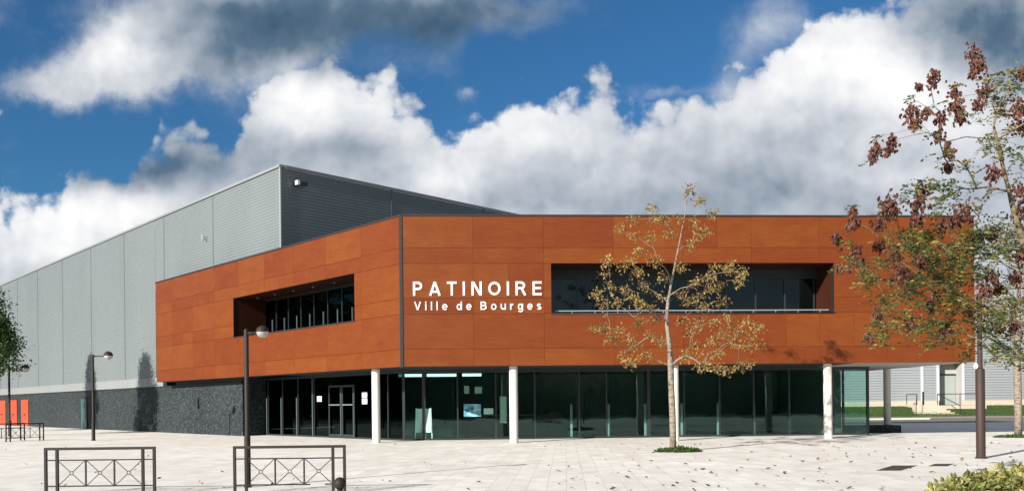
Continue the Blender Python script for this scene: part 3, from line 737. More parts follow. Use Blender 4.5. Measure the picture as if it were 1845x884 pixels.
# ------------------------------------------------------------------ trees
def grow(trunk, targets, rnd, R0, tip=.006, wig=.10, lift=.0, rtop=.02):
    """branches growing from a trunk polyline to every target; returns one mesh of tapered limbs"""
    nodes = [Vector(p) for p in trunk]; par = [i-1 for i in range(len(trunk))]; nt = len(trunk)
    cum = [0.0]*len(nodes)
    first = max(1, int(nt*.28))
    axis = lambda t: min((t-n).length for n in nodes[:nt])
    order = sorted(range(len(targets)), key=lambda i: axis(Vector(targets[i])))
    ends = []
    for ti in order:
        t = Vector(targets[ti]); best = None
        for i, n in enumerate(nodes):
            if i < first: continue
            dlt = t - n; L = dlt.length; hz = math.hypot(dlt.x, dlt.y)
            cost = L + .25*cum[i] + (max(0, n.z - t.z + lift*hz))*.9
            if best is None or cost < best[0]: best = (cost, i, L)
        i = best[1]; L = best[2]; n = nodes[i]
        k = max(2, int(L/.22)); ctrl = n.lerp(t, .5) + Vector((rnd.gauss(0,wig), rnd.gauss(0,wig), abs(rnd.gauss(0,wig))*1.1))*L*1.2
        prev = i
        for q in range(1, k+1):
            f = q/k; p = n*(1-f)**2 + ctrl*2*f*(1-f) + t*f*f
            if q < k: p += Vector((rnd.gauss(0,.02),rnd.gauss(0,.02),rnd.gauss(0,.02)))*min(1,L)
            nodes.append(p); par.append(prev); cum.append(cum[prev] + (p-nodes[prev]).length); prev = len(nodes)-1
        ends.append((ti, prev))
    kids = [[] for _ in nodes]
    for i, p in enumerate(par):
        if p >= 0: kids[p].append(i)
    r = [0.0]*len(nodes)
    for i in range(len(nodes)-1, -1, -1): pass
    order = []; stack = [0]
    while stack:
        a = stack.pop(); order.append(a); stack += kids[a]
    for a in reversed(order):
        r[a] = max(tip, sum(r[k]**2.1 for k in kids[a])**(1/2.1) + .0004) if kids[a] else tip
    sc = R0/max(r[0],1e-6)
    # keep tips thin, scale thick ones so the trunk base has its radius
    top = math.log(max(r[0],tip*1.01)/tip)
    r = [tip*math.exp(math.log(max(x,tip)/tip)/top*math.log(R0/tip)) for x in r]
    for i in range(nt): r[i] = max(r[i], R0 + (rtop-R0)*(i/(nt-1))**.7 if nt > 1 else R0)
    mb = MB(); mb.sm = True
    done = set(); starts = [0]
    while starts:
        a = starts.pop(); ch = [a] if par[a] < 0 else [par[a], a]; cur = a
        while kids[cur]:
            ks = sorted(kids[cur], key=lambda k: (-(k < nt), -r[k])); starts += ks[1:]; ch.append(ks[0]); cur = ks[0]
        rad = [r[q] for q in ch]
        if par[a] >= 0: rad[0] = min(rad[0], rad[1]*1.15)
        mb.tube([nodes[q] for q in ch], rad, 9 if max(rad) > .05 else (5 if max(rad) > .015 else 4))
    return mb, nodes, r, par, nt
def leaf(mb, p, d, size, rnd, wide=.42, fold=.25):
    """one pointed, slightly folded leaf"""
    d = d.normalized(); a = Vector((rnd.gauss(0,1),rnd.gauss(0,1),rnd.gauss(0,1))); s = d.cross(a)
    if s.length < 1e-4: s = d.orthogonal()
    s.normalize(); n = s.cross(d); w = size*wide
    tipv = p + d*size - n*size*fold*.4
    mid = p + d*size*.5
    mb.add([p, mid + s*w*.5 - n*size*fold*.5, tipv, mid - s*w*.5 - n*size*fold*.5], [(0,1,2),(0,2,3)])
def rdir(rnd, up=0.):
    v = Vector((rnd.gauss(0,1),rnd.gauss(0,1),rnd.gauss(0,1)+up)); return v.normalized()

# --- young tree with dry tan leaves in front of the long facade
rnd = random.Random(21)
bx, by = g(1212, 813)
DD = by
def tp(px, py, dz=0): return at(px, py, DD+dz)
cen = empty('young_tree', (bx,by,0)); tag(cen, 'young tree with sparse dry tan leaves before the long orange facade', 'tree')
trunk = [Vector((bx,by,-.03))] + [tp(x,y) for x,y in ((1212,780),(1211,740),(1209,700),(1208,660),(1206,625),(1203,600),(1200,575),(1203,545),(1208,515),(1214,485),(1220,455),(1226,425),(1232,395),(1237,365),(1240,345))]
C1 = [(1240,343),(1262,362),(1285,385),(1222,395),(1175,372),(1178,395),(1140,395),(1118,412),(1140,425),(1170,425),(1150,450),(1196,395),(1205,420),(1250,400),(1272,415),(1258,425),(1245,440),
      (1095,470),(1088,490),(1120,480),(1135,470),(1150,490),(1180,470),(1075,530),(1085,545),(1100,515),(1110,545),(1125,520),(1140,535),(1160,515),(1155,545),(1185,530),(1170,555),(1195,500),
      (1290,478),(1310,485),(1338,490),(1330,505),(1280,500),(1260,505),(1265,530),(1245,515),(1285,520),(1300,510),(1240,545),(1225,530),(1270,550),(1300,545),(1225,480),(1320,475),
      (1072,590),(1085,590),(1115,595),(1150,580),(1135,610),(1100,610),(1170,605),(1140,625),(1165,640),(1125,640),(1135,655),(1190,615),(1180,575),
      (1260,575),(1255,590),(1285,580),(1310,575),(1330,600),(1345,580),(1365,590),(1370,620),(1345,625),(1320,615),(1300,600),(1280,615),(1240,600),(1295,635),(1275,640),(1265,660),(1290,662),(1310,665),(1330,660),(1345,655),(1235,640),(1250,620),(1355,605),(1320,590),(1230,575)]
tg = [tp(x, y, rnd.uniform(-1,1)*(.5+min(1.7,abs(x-1212)/90.))) for x, y in C1]
mbt, nodes, rr, par, ntk = grow(trunk, tg, rnd, .108, .0032, .10, .6, .007)
mbt.build('trunk', M['bark_pale'], cen)
mb = MB()
for t in tg:
    ax = rdir(rnd)
    for q in range(rnd.randint(34, 70)):
        p = t + Vector((rnd.gauss(0,.11),rnd.gauss(0,.11),rnd.gauss(0,.09)))
        leaf(mb, p, Vector((rnd.gauss(0,.6),rnd.gauss(0,.6),rnd.gauss(-.45,.6))), rnd.uniform(.06,.145), rnd, rnd.uniform(.35,.6), .5)
for i in range(ntk, len(nodes)):
    if rr[i] < .012 and rnd.random() < .6:
        for q in range(rnd.randint(1,3)): leaf(mb, nodes[i]+rdir(rnd)*.06, Vector((rnd.gauss(0,.6),rnd.gauss(0,.6),rnd.gauss(-.3,.6))), rnd.uniform(.06,.13), rnd, .45, .4)
mb.build('crown', M['leaf_tan'], cen)

# --- tufts of green at tree feet
def tuft(c, rx, ry, n, h, label, mat='grass', seed=1):
    rnd = random.Random(seed); mb = MB()
    for i in range(n):
        a = rnd.uniform(0,6.28); r = math.sqrt(rnd.random()); x = c[0]+rx*r*math.cos(a); y = c[1]+ry*r*math.sin(a)
        dd = Vector((rnd.gauss(0,.6),rnd.gauss(0,.6),1)); hh = h*rnd.uniform(.4,1.1)*(1.1-r*.6)
        leaf(mb, Vector((x,y,0)), dd, hh, rnd, rnd.uniform(.2,.45), .4)
        if i % 2 == 0: leaf(mb, Vector((x,y,hh*.4)), rdir(rnd,.5), hh*.7, rnd, .5, .3)
    tag(mb.build('weed_tuft', M[mat]), label, 'weeds', 'green tufts at the tree feet')
tuft((bx+.15,by-.1), .78,.5, 520, .24, 'green weeds round the foot of the young tan tree', 'leaf_green', 3)

# --- near tree at the right, brown pod bunches; its trunk stands just outside the frame
rnd = random.Random(33)
ND = 14.0
near = empty('seed_pod_tree', (at(1888,900,ND).x, ND, 0)); tag(near, 'autumn tree with hanging bunches of brown seed pods at the right edge', 'tree')
def np_(px, py, dz=0): return at(px, py, ND+dz)
trunk = [Vector((at(1888,900,ND).x, ND, -.03))] + [np_(x,y) for x,y in ((1886,850),(1884,780),(1882,720),(1879,660),(1874,600),(1868,550),(1858,500),(1847,455),(1836,415),(1826,380),(1818,345),(1810,315),(1803,285),(1796,255),(1790,228))]
PODS = [(1755,95,20),(1764,118,15),(1752,130,11),(1682,143,18),(1655,155,6),(1775,160,20),(1762,185,14),(1720,165,12),(1722,190,16),(1728,212,13),(1640,205,18),(1650,220,15),(1668,200,8),(1693,215,15),(1690,245,13),(1608,255,16),(1600,272,9),(1578,268,15),(1572,285,7),(1710,275,13),(1706,262,8),(1835,195,22),(1838,225,20),(1840,130,14),
        (1660,345,18),(1655,370,22),(1652,395,18),(1600,365,17),(1595,385,18),(1583,400,14),(1610,380,12),(1537,380,9),(1540,400,10),(1530,405,8),(1508,430,14),(1740,380,20),(1722,395,16),(1700,405,15),(1790,310,18),(1838,345,18),(1836,385,20),(1542,452,14),(1548,470,10),(1612,460,19),(1625,490,18),(1630,505,14),(1512,482,10),(1530,482,9),(1685,535,14),(1676,548,10),(1580,565,13),(1586,580,9),(1565,605,14),(1638,582,12),(1703,592,14),(1788,500,14),(1800,520,10),(1830,500,14),(1825,585,12),(1706,300,10),(1790,420,14),(1838,460,16),(1660,470,14),(1585,440,13),(1755,430,14),(1770,520,15),(1745,560,13),(1640,440,12),(1690,500,12),(1800,590,13)]
SPR = [(1800,140),(1815,150),(1830,160),(1790,175),(1805,190),(1820,140),(1750,210),(1700,280),(1780,250),(1800,270),(1815,240),(1740,300),(1720,330),(1690,335),(1700,360),(1760,340),(1780,355),(1640,340),(1675,330),(1715,345),
       (1620,420),(1640,410),(1650,430),(1600,430),(1625,440),(1670,420),(1690,430),(1705,450),(1690,470),(1560,500),(1580,490),(1555,485),(1600,520),(1620,530),(1650,520),(1640,545),(1660,500),(1680,480),(1720,440),(1740,455),(1725,480),(1740,500),(1710,505),(1750,470),(1765,445),(1770,480),(1700,550),(1720,565),(1685,575),(1670,590),(1605,555),(1612,580),(1595,610),(1590,590),(1760,540),(1740,545),(1725,540),(1775,560),(1790,560),(1750,580),(1780,590),(1735,600),(1760,610),(1715,620),(1740,640),(1690,610),(1800,450),(1815,480),(1830,440),(1810,540),(1830,540),(1815,420),(1800,400),(1780,405),(1745,420),(1765,420),(1680,380),(1695,375),(1800,620),(1820,610),(1790,640),(1830,640),(1530,470),(1550,510),(1600,480),(1655,460),(1840,280),(1840,310),(1830,260)]
SPR = SPR + [(x+rnd.uniform(-22,16), y+rnd.uniform(-16,16)) for x, y in SPR if y > 380 and x > 1585 and rnd.random() < .85] + [(rnd.uniform(1640,1770), rnd.uniform(430,620)) for _ in range(16)]
dep = lambda x: rnd.uniform(-1,1)*(.35+min(1.1,abs(1840-x)/200.))
podp = [(np_(x,y,dep(x)), r*ND/F) for x,y,r in PODS]
sprp = [np_(x,y,dep(x)) for x,y in SPR]
# and the half of the crown outside the frame
for k in range(70):
    a = rnd.uniform(-1.9,1.9); rr_ = rnd.uniform(.6,2.6); z = rnd.uniform(3.0,7.0); sprp.append(Vector((at(1860,500,ND).x + rr_*math.cos(a)*.9 + .5, ND + rr_*math.sin(a), z)))
for k in range(16):
    a = rnd.uniform(-1.7,1.7); z = rnd.uniform(3,7.2); podp.append((Vector((at(1870,500,ND).x + 1.8*math.cos(a)+.4, ND+1.8*math.sin(a), z)), .15))
tg = [p + UP*s*.9 for p, s in podp] + sprp
mbt, nodes, rr, par, ntk = grow(trunk, tg, rnd, .078, .003, .13, .05, .010)
mbt.build('trunk', M['bark'], near)
mb = MB()
def pod(mb, p, s, rnd):
    ax = Vector((rnd.gauss(0,.45),rnd.gauss(0,.45),-1)).normalized(); u = ax.orthogonal().normalized(); w = ax.cross(u)
    a0 = rnd.uniform(0,6.28); ring = [p + ax*s*.42 + (u*math.cos(a0+2.094*k)+w*math.sin(a0+2.094*k))*s*.42 for k in range(3)]
    ring2 = [p + ax*s*.5 + (u*math.cos(a0+1.047+2.094*k)+w*math.sin(a0+1.047+2.094*k))*s*.2 for k in range(3)]
    mb.add([p]+ring+ring2+[p+ax*s*1.15], [x for k in range(3) for x in ((0,1+k,4+k),(0,4+k,1+(k+1)%3),(7,4+k,1+k),(7,1+(k+1)%3,4+k))])
for p, s in podp:
    for q in range(9):
        e = p + Vector((rnd.gauss(0,.4),rnd.gauss(0,.4),rnd.gauss(-.2,.5)))*s; mb.add([p+UP*s, p+UP*s+Vector((.006,0,0)), e+Vector((.004,0,0)), e], [(0,1,2,3)])
    for q in range(int(26 + 44*(s/.15))):
        v = Vector((rnd.gauss(0,.36),rnd.gauss(0,.36),rnd.gauss(0,.46)))*s
        pod(mb, p + v, rnd.uniform(.045,.075), rnd)
mb.build('seed_pods', M['pod'], near)
mb = MB()
def spray(mb, p, rnd, n, L=.26, sz=.068):
    for q in range(n):   # pinnate leaf: a drooping rachis with leaflets
        d = Vector((rnd.gauss(0,1),rnd.gauss(0,1),rnd.gauss(-.25,.5))).normalized(); s = d.cross(UP)
        s = s.normalized() if s.length > .01 else Vector((1,0,0)); b = p + rdir(rnd)*.10
        ll = L*rnd.uniform(.6,1.2); m = 5
        w = UP.cross(d)*.0035 if d.cross(UP).length > .1 else Vector((.0035,0,0)); e = b + d*ll - UP*.05
        mb.add([p, p+w*2, b+w*2, b], [(0,1,2,3)]); mb.add([b-w, b+w, e+w*.5, e-w*.5], [(0,1,2,3)])
        for k in range(m):
            c = b + d*ll*(k+.5)/m - UP*.05*(k/m)**2
            for sg in (-1,1):
                if rnd.random() < .82: leaf(mb, c, s*sg + d*.5 + UP*rnd.gauss(0,.3), sz*rnd.uniform(.7,1.25), rnd, .5, .3)
for p in sprp: spray(mb, p, rnd, rnd.randint(4,9))
for p, s in podp:
    if rnd.random() < .5: spray(mb, p + UP*s, rnd, 2)
for i in range(ntk, len(nodes)):
    if rr[i] < .008 and rnd.random() < .16: spray(mb, nodes[i], rnd, 1)
mb.build('crown', M['leaf_mixed'], near)

# --- second tree of that row, farther away behind the near one
rnd = random.Random(44)
fx, fy = g(1834, 787)
far = empty('street_tree', (fx,fy,0)); tag(far, 'pale trunked tree standing behind the seed pod tree on the right', 'tree')
trunk = [Vector((fx,fy,-.03))] + [at(x,y,fy) for x,y in ((1834,740),(1833,690),(1832,640),(1833,590),(1835,540),(1836,490),(1838,440),(1838,400))]
tg = []
for k in range(95):
    a = rnd.uniform(0,6.28); z = rnd.uniform(3.2,8.6); R = 1.9*math.sin(math.pi*min(1,max(.12,(z-2.6)/6.6)))**.7*math.sqrt(rnd.uniform(.1,1)); tg.append(Vector((fx+R*math.cos(a), fy+R*math.sin(a), z)))
mbt, nodes, rr, par, ntk = grow(trunk, tg, rnd, .15, .0045, .12, .4, .015)
mbt.build('trunk', M['bark_pale'], far)
mb = MB()
for t in tg:
    for q in range(rnd.randint(22,40)):
        leaf(mb, t + Vector((rnd.gauss(0,.22),rnd.gauss(0,.22),rnd.gauss(0,.2))), Vector((rnd.gauss(0,.7),rnd.gauss(0,.7),rnd.gauss(-.3,.6))), rnd.uniform(.09,.17), rnd, .5)
mb.build('crown', M['leaf_mixed'], far)
tuft((fx-.2,fy-.2), .95,.5, 420, .2, 'green weeds round the foot of the pale trunked tree at the right edge', 'leaf_green', 4)

# --- two leafy trees at the left
def leafy(name, base, h, zlow, R, label, seed, nl, mat='leaf_green', group=None, lsz=.16, ntg=110, cat='tree'):
    rnd = random.Random(seed); t = empty(name, (base[0],base[1],0)); tag(t, label, cat, group)
    trunk = [Vector((rnd.gauss(0,.03)*k, rnd.gauss(0,.03)*k, -.03 + h*.9*k/9)) for k in range(10)]
    tg = []
    for k in range(ntg):
        f = rnd.random()**.9; z = zlow + (h-zlow)*f; rad = R*min(1, (f*4.5+.35))*(1-f)**.55*1.15*math.sqrt(rnd.uniform(.15,1)); a = rnd.uniform(0,6.28)
        rad *= 1+.28*mnoise.noise((math.cos(a)*1.3+seed, math.sin(a)*1.3, z*.7))
        tg.append(Vector((rad*math.cos(a), rad*math.sin(a), z)))
    mbt, nodes, rr, par, nk = grow(trunk, tg, rnd, .035+.012*h, .008, .1, .2, .02)
    lpart('trunk', mbt, M['bark_dark'], t)
    mb = MB(); per = nl//ntg
    for c in tg:
        sp = rnd.uniform(.12,.3)*R/1.4
        for q in range(int(per*rnd.uniform(.6,1.4))):
            leaf(mb, c + Vector((rnd.gauss(0,sp),rnd.gauss(0,sp),rnd.gauss(0,sp*.9))), Vector((rnd.gauss(0,.8),rnd.gauss(0,.8),rnd.gauss(-.1,.6))), lsz*rnd.uniform(.7,1.2), rnd, .7)
    lpart('crown', mb, M[mat], t)
    return t
leafy('leafy_tree', (-31.0, 51.4), 8.7, 3.5, 2.1, 'dense green leafy tree reaching in at the left edge', 7, 15000)
leafy('leafy_tree', (-38.2, 60.4), 9.0, 2.9, 1.75, 'green tree off the left edge whose shadow falls on the stone base', 8, 12000)
# --- trees across the square, behind the viewer: seen only mirrored in the glazing
bt = leafy('square_tree', (-30,-26), 9.0, .5, 4.4, 'dark tree across the square, mirrored in the glass front', 9, 9000, 'leaf_dark', 'trees mirrored in the glass', .5, 110)
rnd = random.Random(2)
for k, x in enumerate((-58,-53,-47,-42,-37,-24,-19,-14,-9,-4,1,6,11,16,21,26,31,36,41,46)):
    c = copy_tree(bt); c.location = (x+rnd.uniform(-1.5,1.5), -27+rnd.uniform(-3,3), 0); c.rotation_euler.z = rnd.uniform(0,6.28); s = rnd.uniform(.72,1.15); c.scale = (s*1.05,s*1.05,s)
for x, y, s in ((-62,36,1.3),(-66,48,1.4),(-73,57,1.5),(-80,66,1.75),(-88,76,1.8),(-95,88,1.8),(-74,40,1.6),(-86,58,1.7)):
    c = copy_tree(bt); c.location = (x,y,0); c.rotation_euler.z = rnd.uniform(0,6.28); c.scale = (s*.95,s*.95,s)
# --- variegated shrub bottom right
rnd = random.Random(14); mb = MB(); SD = 11.0
mbs = MB()
for k in range(620):
    px = 1668 + 260*rnd.random()**.8; f = (px-1668)/180.
    topy = 874 - 34*min(1.3,max(0,f))**.8
    d = SD + rnd.uniform(-.55,.55); top = at(px, topy, SD); x = ray(px,800)[0]*d
    z = max(.05, top.z - abs(rnd.gauss(0,.16)) - abs(d-SD)*.25)
    p = Vector((x,d,z)); base = Vector((x+rnd.gauss(0,.12), d+rnd.gauss(0,.1), 0))
    if k % 5 == 0: mbs.tube([base, base.lerp(p,.5)+rdir(rnd)*.03, p], [.007,.005,.003], 4)
    for q in range(rnd.randint(4,7)):
        leaf(mb, p + rdir(rnd)*.05, Vector((rnd.gauss(0,.7),rnd.gauss(0,.7),rnd.gauss(.35,.5))), rnd.uniform(.07,.125), rnd, .5, .35)
sh = empty('shrub', (at(1760,880,SD).x, SD, 0)); tag(sh, 'yellow and green variegated shrub in the bottom right corner', 'shrub')
mb.build('foliage', M['leaf_shrub'], sh); mbs.build('stems', M['bark'], sh)
# --- fallen leaves
rnd = random.Random(77); mb = MB()
for i in range(240):
    if i < 190: px = 1000 + 845*rnd.random(); py = 797 + 90*rnd.random()**1.3
    else: px = 0 + 1000*rnd.random(); py = 800 + 85*rnd.random()
    x, y = g(px, py); s = rnd.uniform(.03,.085) * (1.0 if i < 190 else .8); a = rnd.uniform(0,6.28)
    u = Vector((math.cos(a),math.sin(a),rnd.uniform(.0,.35))); w = Vector((-math.sin(a),math.cos(a),rnd.uniform(-.2,.4)))
    c = Vector((x,y,.012+.02*rnd.random()))
    mb.add([c-u*s+UP*.012, c-w*s*.5, c+u*s+UP*rnd.uniform(.0,.03), c+w*s*.5+UP*rnd.uniform(0,.04)], [(0,1,2),(0,2,3)])
tag(mb.build('fallen_leaves', M['leaf_fallen']), 'brown fallen leaves scattered over the pale paving', 'leaves', kind='stuff')

# ------------------------------------------------------------------ far grey building on the right
FB = empty('grey_building', (30, 85, 0)); tag(FB, 'pale grey ribbed metal building beyond the grass bank on the right', 'building')
YB = 85.0
o = V2(0, YB); dx = V2(1,0); ny = V2(0,1)
sx = lambda px: (px-CX)/F*YB
def rib2(s0, s1, z0, z1, y=YB):
    mb = MB(); vs = []; z = z0
    while z < z1-.1:
        for zz_, dd in ((z,0),(z+.20,0),(z+.22,.05),(z+.245,.05)): vs += [(s0,y+dd,zz_),(s1,y+dd,zz_)]
        z += .25
    mb.add(vs, [(2*i,2*i+1,2*i+3,2*i+2) for i in range(len(vs)//2-1)]); return mb
P0, P1 = sx(1691), sx(1733)
for s0, s1 in ((10., P0), (P1, 110.)):
    rib2(s0, s1, 1.42, 12.2).build('wall', M['metalwall2'], FB)
rib2(P0, P1, 5.1, 12.2).build('wall', M['metalwall2'], FB)
mb = MB(); mb.box(10,P0-.02,YB-.06,YB+.2,.5,1.42); mb.box(P1+.02,110,YB-.06,YB+.2,.5,1.42); mb.build('base_wall', M['concrete'], FB)
for px in (1661, 1689.5, 1735):
    mb = MB(); mb.box(sx(px)-.13, sx(px)+.13, YB-.07, YB-.005, 1.43, 12.2); mb.build('downpipe', M['pipe'], FB)
mb = MB(); mb.box(P0,P1,YB+1.2,YB+1.3,.9,5.1); mb.box(P0-.05,P0,YB+.06,YB+1.3,.9,5.1); mb.box(P1,P1+.05,YB+.06,YB+1.3,.9,5.1); mb.box(P0,P1,YB+.06,YB+1.3,5.1,5.2); mb.build('porch', M['soffit'], FB)
mb = MB(); mb.box(sx(1698),P1-.1,YB+1.12,YB+1.19,1.0,3.9); dr = mb.build('door', M['grey_door'], FB)
mb = MB(); mb.box(sx(1697)-.1,sx(1698)-.002,YB+1.05,YB+1.19,1.0,4.05); mb.box(sx(1698),P1-.05,YB+1.05,YB+1.19,3.9,4.05); mb.build('door_frame', M['frame'], dr)
mb = MB(); mb.box(10,110,YB-.15,YB+.25,12.2,12.6); mb.build('roof_trim', M['trimgrey'], FB)
mb = MB(); mb.box(10.02,109.98,YB+.26,YB+30,12.0,12.3); mb.build('roof', M['cap'], FB)
mb = MB(); mb.box(10,10.2,YB+.25,YB+30,0,12.0); mb.box(109.8,110,YB+.25,YB+30,0,12.0); mb.box(10.2,109.8,YB+29.8,YB+30,0,12.0); mb.build('rear_wall', M['metalwall2'], FB)
# steps with handrails
ST = empty('stone_steps', (sx(1700), 80, 0)); tag(ST, 'pale concrete steps up to the grey door of the far building', 'steps')
mb = MB(); n = 6; w0, w1 = (1663-CX)/F*79.5, (1704-CX)/F*79.5
for k in range(n):
    y0 = 77.2 + k*.75; mb.box(w0-(n-1-k)*.35, w1+.0, y0, y0+.75 if k < n-1 else YB+1.05, -.02, .08+ (k+1)*.165)
mb.build('step_flight', M['concrete'], ST)
mb = MB(); mb.box(w1+.01, P1-.02, 80.6, YB-.08, 0, .99); mb.build('landing', M['concrete'], ST)
def rail(name, pts, posts):
    mb = MB(); mb.tube(pts, .035, 6)
    for (x,y,z0,z1) in posts: mb.tube([(x,y,z0),(x,y,z1)], .035, 6)
    mb.build(name, M['dark_metal'], ST)
xa = w0 - 1.2
rail('handrail', [(xa-.6,77.0,1.0),(w0+.3,81.4,2.05),(w0+.3,83.5,2.05)], [(xa-.6,77.0,0,1.0),(w0+.3,81.4,.9,2.05),(w0+.3,83.5,.9,2.05)])
rail('handrail', [(w1,77.0,1.0),(w1+.05,81.2,2.05),(P1-.05,81.2,2.05)], [(w1,77.0,0,1.0),(w1+.05,81.2,.9,2.05),(P1-.05,81.2,.9,2.05),((w1+P1)/2,81.2,.9,2.05)])
mb = MB(); p = at(1662,725,80); mb.tube([((1663-CX)/F*82.5,82.5,.8),((1663-CX)/F*82.5,82.5,2.3)], .09, 10); tag(mb.build('marker_post', M['dark_metal']), 'short dark post beside the far steps', 'post')

# ------------------------------------------------------------------ camera
cam = D.cameras.new('camera'); co = D.objects.new('camera', cam); COL.objects.link(co)
cam.sensor_width = 36; cam.lens = 36*F/1845; cam.shift_y = (CY-442)/1845.; cam.shift_x = 0; cam.clip_end = 3000
co.matrix_world = Matrix.Translation((0,0,EYE)) @ Matrix.Rotation(math.pi/2, 4, 'X') @ Matrix.Rotation(-ROLL, 4, 'Z')
SC.camera = co
# ------------------------------------------------------------------ sun
EL = math.radians(22.3); SA = Vector((-.68,-.733,0)).normalized()
to_sun = SA*math.cos(EL) + UP*math.sin(EL)
sl = D.lights.new('sun', 'SUN'); sl.energy = 4.7; sl.angle = math.radians(.55); sl.color = (1,.94,.85)
so = D.objects.new('sun', sl); COL.objects.link(so); so.rotation_euler = to_sun.to_track_quat('Z','Y').to_euler(); so.location = (-20,-30,40)
# ------------------------------------------------------------------ world: sky and cumulus
W = D.worlds.new('World'); SC.world = W; W.use_nodes = True; nt = W.node_tree
for n in list(nt.nodes): nt.nodes.remove(n)
out = N(nt, 'ShaderNodeOutputWorld')
sky = N(nt, 'ShaderNodeTexSky', sky_type='NISHITA', sun_disc=False, sun_elevation=EL, sun_rotation=math.atan2(SA.x, SA.y), air_density=1.0, dust_density=.3, ozone_density=3.0)
dirv = N(nt, 'ShaderNodeTexCoord').outputs['Generated']
sp = N(nt, 'ShaderNodeSeparateXYZ', {0: dirv})
ay = math_(nt, 'MAXIMUM', math_(nt, 'ABSOLUTE', sp.outputs[1]), .2)
U = math_(nt, 'DIVIDE', sp.outputs[0], ay); Vv = math_(nt, 'DIVIDE', sp.outputs[2], ay)
P = N(nt, 'ShaderNodeCombineXYZ', {0: U, 1: Vv, 2: 0.}).outputs[0]
def uv(px, py): r = ray(px, py); return r[0], r[2]
def nz(vec, scale, detail, rough=.6, color=True):
    n = N(nt, 'ShaderNodeTexNoise', {'Vector': vec, 'Scale': scale, 'Detail': detail, 'Roughness': rough}, noise_dimensions='2D')
    return n.outputs['Color' if color else 0]
def warp(vec, amt, scale, detail, rough=.6):
    c = nz(vec, scale, detail, rough); return vmath(nt, 'ADD', vec, vmath(nt, 'SCALE', vmath(nt, 'SUBTRACT', c, (.5,.5,.5)), scale=amt))
PW = warp(P, .06, 9., 8, .66)
def gauss(vec, px, py, rx, ry, w):
    u, v = uv(px, py); d = vmath(nt, 'MULTIPLY', vmath(nt, 'SUBTRACT', vec, (u, v, 0)), (F/rx, F/ry, 0))
    return math_(nt, 'MULTIPLY', math_(nt, 'EXPONENT', math_(nt, 'MULTIPLY', vmath(nt, 'DOT_PRODUCT', d, d), -1.)), w)
def addall(xs):
    a = xs[0]
    for x in xs[1:]: a = math_(nt, 'ADD', a, x)
    return a
# silhouette of the cloud bank: its top edge over azimuth
TOPS = [(-200,380),(0,352),(20,325),(60,322),(110,318),(150,292),(190,296),(215,318),(255,272),(290,266),(350,222),(380,226),(438,208),(452,165),(480,140),(520,108),(550,95),(592,118),(650,128),(700,142),(750,165),(775,200),(790,222),(810,205),(860,180),(900,160),(935,146),(975,166),(1010,166),(1050,148),(1085,138),(1105,150),(1125,182),(1150,196),(1200,190),(1250,152),(1310,146),(1350,112),(1380,82),(1420,60),(1450,18),(1500,-15),(1560,-40),(1700,-60),(2000,-70)]
fc = N(nt, 'ShaderNodeFloatCurve'); cv = fc.mapping.curves[0]
U0, U1, VM = -.75, .75, .55
SPw = N(nt, 'ShaderNodeSeparateXYZ', {0: PW})
pts = []
for px, py in TOPS:
    u, v = uv(px, py); pts.append(((u-U0)/(U1-U0), v/VM))
pts = sorted(p for p in pts if 0 < p[0] < 1)
pts = [(0., pts[0][1])] + pts + [(1., pts[-1][1])]
while len(cv.points) < len(pts): cv.points.new(.5, .5)
for q, (x, y) in zip(cv.points, pts): q.location = (x, y); q.handle_type = 'VECTOR'
fc.mapping.update()
nt.links.new(math_(nt, 'DIVIDE', math_(nt, 'SUBTRACT', SPw.outputs[0], U0), U1-U0, clamp=True), fc.inputs['Value'])
hgt = math_(nt, 'MULTIPLY', fc.outputs[0], VM)
fine = nz(P, 20., 9, .66, False)
def vor(vec, scale):
    n = N(nt, 'ShaderNodeTexVoronoi', {'Vector': vec, 'Scale': scale, 'Smoothness': .35}, voronoi_dimensions='2D', feature='SMOOTH_F1'); return n.outputs['Distance']
def puff(vec):
    w = warp(vec, .035, 11., 5, .6)
    a = math_(nt, 'SUBTRACT', .42, vor(w, 13.)); b = math_(nt, 'SUBTRACT', .42, vor(w, 31.)); c = math_(nt, 'SUBTRACT', .42, vor(w, 70.))
    return math_(nt, 'ADD', a, math_(nt, 'MULTIPLY_ADD', b, .5, math_(nt, 'MULTIPLY', c, .28)))
pf0 = puff(P); pf1 = puff(vmath(nt, 'ADD', P, (-.012, .018, 0)))
edge = math_(nt, 'ADD', math_(nt, 'MULTIPLY', math_(nt, 'SUBTRACT', hgt, SPw.outputs[1]), 40.), math_(nt, 'ADD', math_(nt, 'MULTIPLY', pf0, 2.1), math_(nt, 'MULTIPLY_ADD', fine, 2.0, -1.25)))
bank = N(nt, 'ShaderNodeMapRange', {'Value': edge, 'From Min': -.25, 'From Max': .85}, interpolation_type='SMOOTHSTEP').outputs[0]
# softer separate clouds
PS = warp(P, .085, 6., 8, .64)
soft = addall([gauss(PS, 240,95,75,55,1.3), gauss(PS, 170,130,100,48,1.15), gauss(PS, 100,165,60,36,.75), gauss(PS, 380,105,130,62,1.2), gauss(PS, 480,40,210,75,1.15), gauss(PS, 700,15,230,55,.85), gauss(PS, 880,10,150,45,.5), gauss(PS, 380,10,160,40,.6), gauss(PS, 0,203,18,8,.9), gauss(PS, 30,150,40,30,.4), gauss(PS, 0,30,40,40,.35), gauss(PS, 850,150,26,16,.6), gauss(PS, 1330,170,30,50,.55), gauss(PS, 1390,60,80,60,.6), gauss(PS,1200,160,90,14,.45)])
softm = N(nt, 'ShaderNodeMapRange', {'Value': math_(nt, 'ADD', soft, math_(nt, 'MULTIPLY_ADD', nz(P, 9., 7, .65, False), .9, -.45)), 'From Min': .08, 'From Max': 1.10}, interpolation_type='SMOOTHSTEP').outputs[0]
mask = math_(nt, 'MAXIMUM', bank, softm)
